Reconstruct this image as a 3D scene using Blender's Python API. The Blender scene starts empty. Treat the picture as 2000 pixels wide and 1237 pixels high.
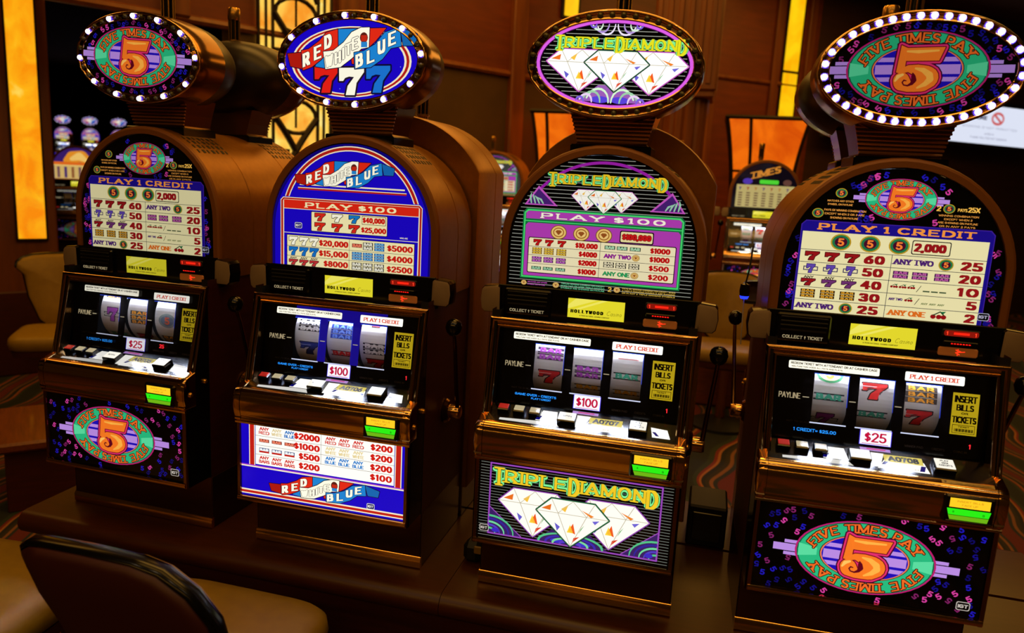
import bpy, math, random
from mathutils import Vector, Matrix
from mathutils.geometry import tessellate_polygon

S = bpy.context.scene
COL = S.collection
rnd = random.Random(7)
PI = math.pi
ZB = 0.60                                  # height of the slot bench above the floor

# ------------------------------------------------------------------ camera, world, lights, exposure
cam = bpy.data.objects.new('camera', bpy.data.cameras.new('camera'))
COL.objects.link(cam)
cam.data.sensor_width = 36.0
cam.data.lens = 1470.39 / 2000 * 36
cam.data.clip_start = 0.05
cam.data.clip_end = 80
RT = Vector((0.9650756, 0.2565375, 0.0530814)); UP = Vector((-0.0970465, 0.1618862, 0.9820259)); FW = Vector((-0.2433333, 0.9528806, -0.1811285))
m = Matrix.Identity(4)
for k, v in enumerate((RT, UP, -FW)):
    for r in range(3):
        m[r][k] = v[r]
m.translation = Vector((0.25789, -1.79536, 1.07147 + ZB))
cam.matrix_world = m
cam.data.dof.use_dof = True
cam.data.dof.focus_distance = 1.95
cam.data.dof.aperture_fstop = 3.2
S.camera = cam

S.view_settings.view_transform = 'Standard'
S.view_settings.look = 'None'
S.view_settings.exposure = 0.0
S.view_settings.gamma = 1.0
S.view_settings.use_curve_mapping = False

wld = bpy.data.worlds.new('casino_hall')
S.world = wld
wld.use_nodes = True
wld.node_tree.nodes['Background'].inputs[0].default_value = (0.30, 0.13, 0.02, 1)
wld.node_tree.nodes['Background'].inputs[1].default_value = 0.05


def area(name, loc, size, power, color, rot=(0, 0, 0), sy=None, shape=None):
    l = bpy.data.lights.new(name, 'AREA')
    l.energy = power; l.color = color; l.size = size
    if sy:
        l.shape = 'RECTANGLE'; l.size_y = sy
    if shape:
        l.shape = shape
    o = bpy.data.objects.new(name, l)
    o.location = loc; o.rotation_euler = rot
    COL.objects.link(o)
    return o


WARM = (1.0, 0.50, 0.09)
area('ceiling_fill', (0.2, -0.9, 4.1), 3.6, 26, WARM, sy=1.0)  # broad unseen area lamps under the ceiling, added as general warm fill
area('ceiling_fill', (-0.3, 0.75, 4.1), 3.4, 46, WARM, sy=0.7)
area('ceiling_fill', (-1.6, 3.6, 4.1), 4.0, 74, (1.0, 0.47, 0.07), sy=2.4)
area('ceiling_fill', (2.2, 6.2, 4.1), 3.5, 78, (1.0, 0.47, 0.07), sy=2.4)
area('ceiling_fill', (-4.6, 1.2, 4.1), 2.2, 40, (1.0, 0.47, 0.07), sy=2.0)
area('ceiling_fill', (0.0, -5.2, 4.05), 7.0, 75, WARM, sy=0.5)  # added behind the camera so bezels and front faces catch warm light
for dx, dy in ((-1.9, -2.6), (-0.5, -2.4), (0.9, -2.5), (2.2, -2.3)):
    area('downlight', (dx, dy, 4.12), 0.16, 4.0, (1.0, 0.72, 0.42), shape='DISK')

# ------------------------------------------------------------------ materials
_m = {}


def lin(c):
    c = c / 255.0
    return c / 12.92 if c <= 0.04045 else ((c + 0.055) / 1.055) ** 2.4


def rgb(t):
    return tuple(lin(x) for x in t) + (1,)


def principled(name, color, rough=0.5, metal=0.0, em=None, es=0.0, coat=0.0, noise=None, bump=0.0, spec=None):
    if name in _m:
        return _m[name]
    mt = bpy.data.materials.new(name)
    mt.use_nodes = True
    nt = mt.node_tree
    b = nt.nodes['Principled BSDF']
    b.inputs['Base Color'].default_value = rgb(color)
    b.inputs['Roughness'].default_value = rough
    b.inputs['Metallic'].default_value = metal
    if coat:
        b.inputs['Coat Weight'].default_value = coat
        b.inputs['Coat Roughness'].default_value = 0.08
    if spec is not None:
        b.inputs['Specular IOR Level'].default_value = spec
    if em is not None:
        b.inputs['Emission Color'].default_value = rgb(em)
        b.inputs['Emission Strength'].default_value = es
    if noise:
        c2, scale, sx, sy, sz = noise
        tc = nt.nodes.new('ShaderNodeTexCoord'); mp = nt.nodes.new('ShaderNodeMapping')
        mp.inputs['Scale'].default_value = (sx, sy, sz)
        nz = nt.nodes.new('ShaderNodeTexNoise'); nz.inputs['Scale'].default_value = scale; nz.inputs['Detail'].default_value = 6
        rp = nt.nodes.new('ShaderNodeValToRGB')
        rp.color_ramp.elements[0].position = 0.3; rp.color_ramp.elements[1].position = 0.7
        rp.color_ramp.elements[0].color = rgb(c2); rp.color_ramp.elements[1].color = rgb(color)
        nt.links.new(tc.outputs['Object'], mp.inputs[0]); nt.links.new(mp.outputs[0], nz.inputs['Vector'])
        nt.links.new(nz.outputs['Fac'], rp.inputs[0]); nt.links.new(rp.outputs[0], b.inputs['Base Color'])
        if bump:
            bp = nt.nodes.new('ShaderNodeBump'); bp.inputs['Strength'].default_value = bump; bp.inputs['Distance'].default_value = 0.002
            nt.links.new(nz.outputs['Fac'], bp.inputs['Height']); nt.links.new(bp.outputs[0], b.inputs['Normal'])
    _m[name] = mt
    return mt


def glow_tex(name, c1, c2, strength, scale, stretch=(1, 1, 1), c3=None):
    """back-lit mottled art glass"""
    mt = bpy.data.materials.new(name)
    mt.use_nodes = True
    nt = mt.node_tree
    b = nt.nodes['Principled BSDF']
    b.inputs['Base Color'].default_value = (0.02, 0.01, 0.0, 1)
    b.inputs['Roughness'].default_value = 0.25
    tc = nt.nodes.new('ShaderNodeTexCoord'); mp = nt.nodes.new('ShaderNodeMapping')
    mp.inputs['Scale'].default_value = stretch
    nz = nt.nodes.new('ShaderNodeTexNoise'); nz.inputs['Scale'].default_value = scale; nz.inputs['Detail'].default_value = 5
    nz.inputs['Distortion'].default_value = 0.8
    rp = nt.nodes.new('ShaderNodeValToRGB')
    rp.color_ramp.elements[0].position = 0.34; rp.color_ramp.elements[1].position = 0.62
    rp.color_ramp.elements[0].color = rgb(c1); rp.color_ramp.elements[1].color = rgb(c2)
    if c3:
        e = rp.color_ramp.elements.new(0.75); e.color = rgb(c3)
    nt.links.new(tc.outputs['Object'], mp.inputs[0]); nt.links.new(mp.outputs[0], nz.inputs['Vector'])
    nt.links.new(nz.outputs['Fac'], rp.inputs[0]); nt.links.new(rp.outputs[0], b.inputs['Emission Color'])
    b.inputs['Emission Strength'].default_value = strength
    return mt


def em(c, s=1.0):
    """back-lit printed glass of one ink colour"""
    key = ('em', c, round(s, 3))
    if key not in _m:
        mt = bpy.data.materials.new('lit_ink')
        mt.use_nodes = True
        b = mt.node_tree.nodes['Principled BSDF']
        b.inputs['Base Color'].default_value = (0.004, 0.004, 0.004, 1)
        b.inputs['Roughness'].default_value = 0.08
        b.inputs['Specular IOR Level'].default_value = 0.35
        b.inputs['Emission Color'].default_value = rgb(c)
        b.inputs['Emission Strength'].default_value = s if sum(c) > 40 else 0.0
        _m[key] = mt
    return _m[key]


def ink(c, rough=0.4):
    key = ('ink', c, rough)
    if key not in _m:
        mt = bpy.data.materials.new('printed_ink')
        mt.use_nodes = True
        b = mt.node_tree.nodes['Principled BSDF']
        b.inputs['Base Color'].default_value = rgb(c)
        b.inputs['Roughness'].default_value = rough
        _m[key] = mt
    return _m[key]


CHROME = principled('gold_chrome', (226, 178, 112), 0.13, 1.0)
STEEL = principled('smoked_chrome', (150, 112, 70), 0.16, 1.0)
BRONZE = principled('bronze_shell', (134, 92, 40), 0.2, 0.9)
SHELLB = principled('dark_shell', (30, 20, 14), 0.35, 0.3)
HOOD = principled('bronze_paint', (158, 102, 20), 0.38, 0.6, noise=((146, 93, 17), 60, 1, 1, 1))
RIM = principled('rim_paint', (136, 80, 22), 0.5, 0.2)
SIDE = principled('maroon_laminate', (70, 20, 9), 0.45, noise=((56, 15, 7), 8, 1, 1, 8))
BLACK = principled('black_gloss', (10, 9, 9), 0.16)
MATTE = principled('black_matte', (9, 8, 8), 0.55)
POD = principled('grey_pod', (150, 126, 98), 0.45, 0.2)
PLINTH = principled('brown_steel', (90, 58, 28), 0.24, 0.85)
WOOD = principled('bench_wood', (122, 60, 18), 0.32, noise=((92, 42, 20), 5, 2, 22, 22), coat=0.25)
WOODTOP = principled('bench_laminate', (72, 31, 4), 0.36, noise=((61, 25, 3), 6, 2, 14, 14))
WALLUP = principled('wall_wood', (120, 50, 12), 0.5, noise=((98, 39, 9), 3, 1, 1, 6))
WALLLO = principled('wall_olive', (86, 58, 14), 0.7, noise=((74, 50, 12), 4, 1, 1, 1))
WALLDK = principled('wall_dark_wood', (62, 34, 12), 0.6, noise=((52, 28, 9), 3, 1, 1, 6))  # darker brown boarding for the right part of the right wall
COLW = principled('column_wood', (128, 68, 18), 0.45, noise=((102, 50, 13), 4, 5, 5, 0.6))
DARKW = principled('dark_wall', (30, 14, 8), 0.8)
IRON = principled('dark_iron', (28, 14, 6), 0.5, 0.3)
TAN = principled('tan_vinyl', (144, 112, 6), 0.5, noise=((134, 103, 5), 30, 1, 1, 1), bump=0.15)
MAROON = principled('maroon_vinyl', (60, 16, 10), 0.5)
PIPING = principled('black_piping', (9, 8, 8), 0.2, spec=.3)
RIBM = principled('rib_metal', (206, 140, 80), 0.28, 0.6)
GOLD = principled('gold_cap', (196, 146, 62), 0.25, 0.9)

# ------------------------------------------------------------------ objects


def link(name, data, parent=None, loc=None):
    o = bpy.data.objects.new(name, data)
    COL.objects.link(o)
    if parent:
        o.parent = parent
    if loc:
        o.location = loc
    return o


def thing(name, label, cat, loc=(0, 0, 0), rz=0.0, group=None):
    o = link(name, None)
    o.empty_display_size = 0.1
    o.location = loc; o.rotation_euler = (0, 0, rz)
    tag(o, label, cat, group)
    return o


def tag(o, label, cat, group=None):
    o['label'] = label; o['category'] = cat
    if group:
        o['group'] = group
    return o


def struct(o):
    o['kind'] = 'structure'
    return o


def copy_tree(o, parent=None):
    c = o.copy()
    COL.objects.link(c)
    if parent:
        c.parent = parent
    for ch in list(o.children):
        copy_tree(ch, c)
    return c


class MB:
    def __init__(self):
        self.v = []; self.f = []; self.mi = []; self.mats = []

    def slot(self, mat):
        if mat not in self.mats:
            self.mats.append(mat)
        return self.mats.index(mat)

    def face(self, pts, mat):
        n = len(self.v)
        self.v += [tuple(p) for p in pts]
        self.f.append(tuple(range(n, n + len(pts)))); self.mi.append(self.slot(mat))

    def grid(self, rows, mat, closed=False, cap0=False, cap1=False):
        """rows of equal length; closed wraps each row"""
        n0 = len(self.v); k = len(rows[0]); s = self.slot(mat)
        for r in rows:
            self.v += [tuple(p) for p in r]
        for i in range(len(rows) - 1):
            for j in range(k if closed else k - 1):
                a = n0 + i * k + j; b = n0 + i * k + (j + 1) % k
                self.f.append((a, b, b + k, a + k)); self.mi.append(s)
        if cap0:
            self.f.append(tuple(range(n0 + k - 1, n0 - 1, -1))); self.mi.append(s)
        if cap1:
            q = n0 + (len(rows) - 1) * k
            self.f.append(tuple(range(q, q + k))); self.mi.append(s)

    def box(self, x0, x1, y0, y1, z0, z1, mat, bev=0.0):
        b = min(bev, (x1 - x0) / 2.01, (y1 - y0) / 2.01, (z1 - z0) / 2.01)
        if b <= 0:
            p = [(x, y, z) for z in (z0, z1) for y in (y0, y1) for x in (x0, x1)]
            for q in ((0, 2, 3, 1), (4, 5, 7, 6), (0, 1, 5, 4), (2, 6, 7, 3), (0, 4, 6, 2), (1, 3, 7, 5)):
                self.face([p[i] for i in q], mat)
            return
        n0 = len(self.v); s = self.slot(mat)
        rows = []
        for z, i in ((z0, b), (z0 + b, 0), (z1 - b, 0), (z1, b)):
            rows.append([(x0 + b, y0 + i, z), (x1 - b, y0 + i, z), (x1 - i, y0 + b, z), (x1 - i, y1 - b, z), (x1 - b, y1 - i, z), (x0 + b, y1 - i, z), (x0 + i, y1 - b, z), (x0 + i, y0 + b, z)])
        self.grid(rows, mat, True, True, True)

    def prism(self, prof, x0, x1, mat, axis='x', caps=True, closed=True):
        """profile of 2D points swept along an axis: x -> (y,z), y -> (x,z), z -> (x,y)"""
        def P(a, q):
            return (a, q[0], q[1]) if axis == 'x' else (q[0], a, q[1]) if axis == 'y' else (q[0], q[1], a)
        rows = [[P(x0, q) for q in prof], [P(x1, q) for q in prof]]
        self.grid(rows, mat, closed)
        if caps and closed:
            tri = tessellate_polygon([[Vector((q[0], q[1], 0)) for q in prof]])
            for t in tri:
                self.face([P(x0, prof[i]) for i in t], mat); self.face([P(x1, prof[i]) for i in t], mat)

    def tube(self, pts, r, mat, n=8, closed=False, r2=None):
        pts = [Vector(p) for p in pts]
        rows = []
        N = len(pts)
        for i, p in enumerate(pts):
            a = pts[(i - 1) % N] if (closed or i > 0) else p
            b = pts[(i + 1) % N] if (closed or i < N - 1) else p
            d1 = (p - a).normalized() if (p - a).length > 0 else (b - p).normalized()
            d2 = (b - p).normalized() if (b - p).length > 0 else d1
            t = (d1 + d2).normalized()
            ref = Vector((0, 0, 1)) if abs(t.z) < 0.9 else Vector((0, 1, 0))
            s = t.cross(ref).normalized(); u = s.cross(t).normalized()
            k = 1.0 / max(0.5, t.dot(d1))
            rr = r if r2 is None else r + (r2 - r) * i / (N - 1)
            # miter in the plane of the bend
            bd = (d2 - d1)
            bd = bd.normalized() if bd.length > 1e-4 else None
            row = []
            for j in range(n):
                o = s * math.cos(2 * PI * j / n) * rr + u * math.sin(2 * PI * j / n) * rr
                if bd is not None:
                    o += bd * o.dot(bd) * (k - 1)
                row.append(p + o)
            rows.append(row)
        if closed:
            rows.append(rows[0])
        self.grid(rows, mat, True, not closed, not closed)

    def lathe(self, prof, mat, n=20, c=(0, 0, 0), axis='z', sx=1.0, sy=1.0):
        rows = []
        for r, h in prof:
            row = []
            for j in range(n):
                a = 2 * PI * j / n
                x, y = r * math.cos(a) * sx, r * math.sin(a) * sy
                q = (x, y, h) if axis == 'z' else (h, x, y) if axis == 'x' else (x, h, y)
                row.append((c[0] + q[0], c[1] + q[1], c[2] + q[2]))
            rows.append(row)
        self.grid(rows, mat, True, True, True)

    def mesh(self, name, smooth=False, angle=35):
        me = bpy.data.meshes.new(name)
        me.from_pydata(self.v, [], self.f)
        for mt in self.mats:
            me.materials.append(mt)
        me.polygons.foreach_set('material_index', self.mi)
        if smooth:
            me.polygons.foreach_set('use_smooth', [True] * len(me.polygons))
            me.set_sharp_from_angle(angle=math.radians(angle))
        me.update()
        return me

    def build(self, name, parent=None, smooth=False, loc=None, angle=35):
        return link(name, self.mesh(name, smooth, angle), parent, loc)


# ------------------------------------------------------------------ stroke lettering


def arc(cx, cy, rx, ry, a0, a1, n=8):
    return [(cx + rx * math.cos(math.radians(a0 + (a1 - a0) * i / n)), cy + ry * math.sin(math.radians(a0 + (a1 - a0) * i / n))) for i in range(n + 1)]


G = {
    'A': (.8, [[(0, 0), (.4, 1), (.8, 0)], [(.16, .33), (.64, .33)]], [(0, 0), (.8, 0)]),
    'B': (.62, [[(0, 0), (0, 1), (.32, 1)] + arc(.32, .76, .24, .24, 90, -90, 6) + [(0, .52)], [(.34, .52)] + arc(.34, .26, .28, .26, 90, -90, 6) + [(0, 0)]], []),
    'C': (.68, [arc(.37, .5, .37, .5, 48, 312, 12)], []),
    'D': (.68, [[(0, 0), (0, 1), (.26, 1)] + arc(.26, .5, .42, .5, 90, -90, 10) + [(0, 0)]], []),
    'E': (.56, [[(.56, 1), (0, 1), (0, 0), (.56, 0)], [(0, .52), (.44, .52)]], []),
    'F': (.54, [[(.54, 1), (0, 1), (0, 0)], [(0, .5), (.42, .5)]], [(0, 0)]),
    'G': (.72, [arc(.37, .5, .37, .5, 48, 330, 12) + [(.72, .45), (.42, .45)]], []),
    'H': (.66, [[(0, 0), (0, 1)], [(.66, 0), (.66, 1)], [(0, .52), (.66, .52)]], [(0, 0), (0, 1), (.66, 0), (.66, 1)]),
    'I': (.02, [[(.01, 0), (.01, 1)]], [(.01, 0), (.01, 1)]),
    'J': (.45, [[(.45, 1), (.45, .24)] + arc(.22, .24, .23, .24, 0, -170, 6)], [(.45, 1)]),
    'K': (.64, [[(0, 0), (0, 1)], [(.6, 1), (0, .42)], [(.2, .6), (.64, 0)]], [(0, 0), (0, 1), (.64, 0)]),
    'L': (.52, [[(0, 1), (0, 0), (.52, 0)]], [(0, 1)]),
    'M': (.84, [[(0, 0), (0, 1), (.42, .12), (.84, 1), (.84, 0)]], [(0, 0), (.84, 0)]),
    'N': (.68, [[(0, 0), (0, 1), (.68, 0), (.68, 1)]], [(0, 0), (.68, 1)]),
    'O': (.76, [arc(.38, .5, .38, .5, 0, 360, 16)], []),
    'P': (.6, [[(0, 0), (0, 1), (.32, 1)] + arc(.32, .72, .28, .28, 90, -90, 7) + [(0, .44)]], [(0, 0)]),
    'Q': (.76, [arc(.38, .5, .38, .5, 0, 360, 16), [(.45, .25), (.76, 0)]], []),
    'R': (.64, [[(0, 0), (0, 1), (.32, 1)] + arc(.32, .73, .27, .27, 90, -90, 7) + [(0, .46)], [(.28, .46), (.64, 0)]], [(0, 0), (.64, 0)]),
    'S': (.56, [arc(.28, .75, .26, .25, 35, 270, 8) + arc(.28, .25, .28, .25, 90, -145, 8)], []),
    'T': (.64, [[(0, 1), (.64, 1)], [(.32, 1), (.32, 0)]], [(.32, 0)]),
    'U': (.66, [[(0, 1), (0, .32)] + arc(.33, .32, .33, .32, 180, 360, 8) + [(.66, 1)]], [(0, 1), (.66, 1)]),
    'V': (.76, [[(0, 1), (.38, 0), (.76, 1)]], [(0, 1), (.76, 1)]),
    'W': (1.0, [[(0, 1), (.25, 0), (.5, .9), (.75, 0), (1, 1)]], [(0, 1), (1, 1)]),
    'X': (.66, [[(0, 0), (.66, 1)], [(0, 1), (.66, 0)]], [(0, 0), (.66, 0), (0, 1), (.66, 1)]),
    'Y': (.7, [[(0, 1), (.35, .48), (.7, 1)], [(.35, .48), (.35, 0)]], [(0, 1), (.7, 1), (.35, 0)]),
    'Z': (.58, [[(0, 1), (.58, 1), (0, 0), (.58, 0)]], []),
    '0': (.58, [arc(.29, .5, .29, .5, 0, 360, 14)], []),
    '1': (.22, [[(0, .82), (.16, 1), (.16, 0)]], [(.16, 0)]),
    '2': (.54, [arc(.27, .73, .26, .27, 165, -20, 8) + [(0, 0), (.54, 0)]], []),
    '3': (.52, [arc(.25, .76, .25, .24, 160, -70, 8) + [(.2, .52)], arc(.25, .26, .27, .26, 88, -160, 8)], []),
    '4': (.6, [[(.44, 0), (.44, 1), (0, .3), (.6, .3)]], []),
    '5': (.54, [[(.5, 1), (.08, 1), (.04, .55)] + arc(.25, .3, .29, .3, 115, -150, 9)], []),
    '6': (.56, [[(.46, .98), (.2, .75), (.02, .42)] + arc(.28, .3, .27, .3, 160, 520, 12)], []),
    '7': (.54, [[(0, .86), (0, 1), (.54, 1), (.28, .45), (.2, 0)]], []),
    '8': (.54, [arc(.27, .76, .22, .24, 0, 360, 12), arc(.27, .26, .27, .26, 0, 360, 12)], []),
    '9': (.56, [arc(.28, .7, .27, .3, -20, 340, 12) + [(.54, .58), (.36, .25), (.1, .02)]], []),
    '$': (.46, [arc(.23, .7, .21, .2, 35, 270, 7) + arc(.23, .3, .23, .2, 90, -145, 7), [(.23, 0), (.23, 1)]], []),
    ',': (.1, [[(.08, .06), (.0, -.16)]], []),
    '.': (.06, [[(.02, 0), (.04, .03)]], []),
    '-': (.34, [[(0, .45), (.34, .45)]], []),
    '=': (.4, [[(0, .62), (.4, .62)], [(0, .32), (.4, .32)]], []),
    '/': (.4, [[(0, 0), (.4, 1)]], []),
    '^': (.3, [[(0, .6), (.15, 1), (.3, .6)], [(.15, 1), (.15, 0)]], []),
    'a': (.46, [arc(.22, .28, .22, .28, 30, 330, 8), [(.46, .58), (.44, 0)]], []),
    's': (.3, [[(.3, .5), (.08, .52), (.05, .36), (.28, .2), (.22, .02), (0, .04)]], []),
    'i': (.08, [[(.08, .55), (.02, 0)], [(.11, .75), (.12, .78)]], []),
    'n': (.4, [[(.04, .55), (0, 0)], [(0, .3), (.26, .56), (.36, .44), (.34, 0)]], []),
    'o': (.42, [arc(.21, .28, .21, .28, 0, 360, 8)], []),
}


def hull(pts):
    pts = sorted(set((round(x, 7), round(y, 7)) for x, y in pts))
    if len(pts) < 3:
        return pts

    def half(ps):
        h = []
        for p in ps:
            while len(h) > 1 and (h[-1][0] - h[-2][0]) * (p[1] - h[-2][1]) - (h[-1][1] - h[-2][1]) * (p[0] - h[-2][0]) <= 0:
                h.pop()
            h.append(p)
        return h
    a = half(pts); b = half(pts[::-1])
    return a[:-1] + b[:-1]


OCT = [(math.cos(PI / 8 + PI / 4 * i) * 1.06, math.sin(PI / 8 + PI / 4 * i) * 1.06) for i in range(8)]
SQ = [(-1, -1), (1, -1), (1, 1), (-1, 1)]


class Art:
    """flat print in layers on a surface given by surf(u, v, lift)"""

    def __init__(self, surf, mat, step=0.00018):
        self.mb = MB(); self.surf = surf; self.mat = mat; self.step = step; self.clip = None

    def poly(self, pts, c, L=0):
        if len(pts) < 3:
            return
        h = L * self.step
        mt = c if isinstance(c, bpy.types.Material) else self.mat(c)
        if len(pts) > 4:
            V = [Vector((p[0], p[1], 0)) for p in pts]
            n0 = len(self.mb.v); s = self.mb.slot(mt)
            self.mb.v += [tuple(self.surf(p[0], p[1], h)) for p in pts]
            for t in tessellate_polygon([V]):
                self.mb.f.append(tuple(n0 + i for i in t)); self.mb.mi.append(s)
        else:
            self.mb.face([self.surf(p[0], p[1], h) for p in pts], mt)

    def rect(self, x0, y0, x1, y1, c, L=0):
        self.poly([(x0, y0), (x1, y0), (x1, y1), (x0, y1)], c, L)

    def rrect(self, x0, y0, x1, y1, r, c, L=0):
        self.poly(arc(x1 - r, y1 - r, r, r, 0, 90, 4) + arc(x0 + r, y1 - r, r, r, 90, 180, 4) + arc(x0 + r, y0 + r, r, r, 180, 270, 4) + arc(x1 - r, y0 + r, r, r, 270, 360, 4), c, L)

    def ell(self, cx, cy, a, b, c, L=0, n=40):
        self.poly(arc(cx, cy, a, b, 0, 360, n)[:-1], c, L)

    def stroke(self, pts, rx, ry, c, L=0, closed=False, pen=OCT, f=None):
        pts = list(pts) + ([pts[0]] if closed else [])
        for a, b in zip(pts[:-1], pts[1:]):
            h = hull([(p[0] + q[0] * rx, p[1] + q[1] * ry) for p in (a, b) for q in pen])
            self.poly([f(*p) for p in h] if f else h, c, L)

    def taper(self, pts, c, L=0, grow=0.0, f=None):
        for a, b in zip(pts[:-1], pts[1:]):
            h = hull([(p[0] + math.cos(k * PI / 8) * (p[2] + grow), p[1] + math.sin(k * PI / 8) * (p[2] + grow)) for p in (a, b) for k in range(16)])
            self.poly([f(*p) for p in h] if f else h, c, L)

    def width(self, s, h, xs=1.0, gap=.22):
        w = 0
        for ch in s:
            w += (.38 if ch == ' ' else G[ch][0] + gap) * xs
        return h * (w - gap * xs)

    def text(self, s, x, y, h, c, L=1, xs=1.0, px=.11, py=.07, gap=.22, align='l', serif=False, out=None, f=None, slant=0.0, square=True, w=None):
        """baseline y, cap height h; px,py pen half sizes as a fraction of h; w squeezes the text to a width"""
        if w:
            gap2 = gap
            xs *= w / max(1e-6, self.width(s, h, xs, gap2))
        W = self.width(s, h, xs, gap)
        x = x - (W / 2 if align == 'c' else W if align == 'r' else 0)
        for ch in s:
            if ch == ' ':
                x += .38 * xs * h; continue
            gw, st, sf = G[ch]

            def T(p):
                yy = py + p[1] * (1 - 2 * py)
                return (x + (p[0] * xs) * h + slant * yy * h, y + yy * h)
            strokes = [[T(p) for p in q] for q in st]
            if serif:
                e = .19 * min(1.0, xs)
                for q in sf:
                    strokes.append([T((q[0] - e / xs, q[1])), T((q[0] + e / xs, q[1]))])
            for q in strokes:
                if out:
                    self.stroke(q, (px + out[0]) * h, (py + out[0]) * h, out[1], L, pen=OCT, f=f)
                self.stroke(q, px * h, py * h, c, L + (1 if out else 0), pen=SQ if square else OCT, f=f)
            x += (gw + gap) * xs * h
        return W

    def build(self, name, parent, loc=None):
        return link(name, self.mb.mesh(name), parent, loc)


def flat(y0, zc=0.0, tilt=0.0):
    """front-facing plane at y=y0 (leans back by tilt per metre of height above zc); lift goes toward -y"""
    return lambda u, v, h: (u, y0 + (v - zc) * tilt - h, v)


# ink colours
CREAM = (240, 229, 174); WHITE = (255, 252, 238); K = (4, 4, 6); DRED = (150, 20, 24); PURP = (78, 36, 110)
GREEN = (40, 186, 126); ORNG = (248, 122, 34); BLUE = (30, 14, 180); LAV = (186, 140, 226); MAG = (190, 24, 110); MAGD = (120, 10, 60)
YEL = (250, 214, 60); RED = (226, 34, 20); RBLUE = (24, 4, 190); SKY = (24, 122, 205); PINK = (196, 84, 190); LIME = (176, 222, 40)
GRN2 = (60, 190, 110); VIO = (110, 44, 170)


def five_big(a, cx, cy, h, L):
    f = lambda x, y: (cx + x * h, cy + y * h)
    bar = [(-.35, .99), (-.29, .93), (.53, .94), (.43, .66), (-.24, .66)]
    stem = [(-.35, .99), (-.22, .93), (-.24, .50), (-.30, .38), (-.41, .42)]
    bowl = [(-.31, .44, .05), (-.16, .50, .07), (.02, .46, .12), (.17, .37, .19), (.22, .30, .235), (.14, .21, .20), (.0, .13, .125), (-.15, .105, .10), (-.27, .20, .17), (-.29, .25, .165)]
    for g, c, l in ((.085, (60, 6, 40), L), (.058, (226, 46, 110), L + 1), (.022, (120, 14, 30), L + 2)):
        a.stroke([f(*p) for p in bar], g * h, g * h, c, l, True); a.stroke([f(*p) for p in stem], g * h, g * h, c, l, True)
        a.taper(bowl, c, l, g, f)
    a.poly([f(*p) for p in bar], ORNG, L + 3); a.poly([f(*p) for p in stem], ORNG, L + 3)
    a.taper(bowl, ORNG, L + 3, 0, f)
    a.taper([(-.02, .50, .02), (.14, .46, .05), (.27, .36, .07), (.29, .27, .07), (.2, .17, .05), (.05, .09, .02)], (255, 178, 70), L + 4, 0, f)
    a.taper([(-.22, .86, .02), (.0, .85, .035), (.40, .87, .02)], (255, 178, 70), L + 4, 0, f)
    a.taper([(-.41, .24, .02), (-.36, .33, .04), (-.27, .37, .025)], (255, 196, 96), L + 4, 0, f)
    a.taper([(-.07, .40, .012), (-.05, .33, .045), (-.035, .25, .055), (-.07, .18, .035), (-.15, .135, .018), (-.23, .15, .014), (-.265, .205, .014), (-.235, .25, .016), (-.19, .24, .012)], (96, 6, 26), L + 5, 0, f)


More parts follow.
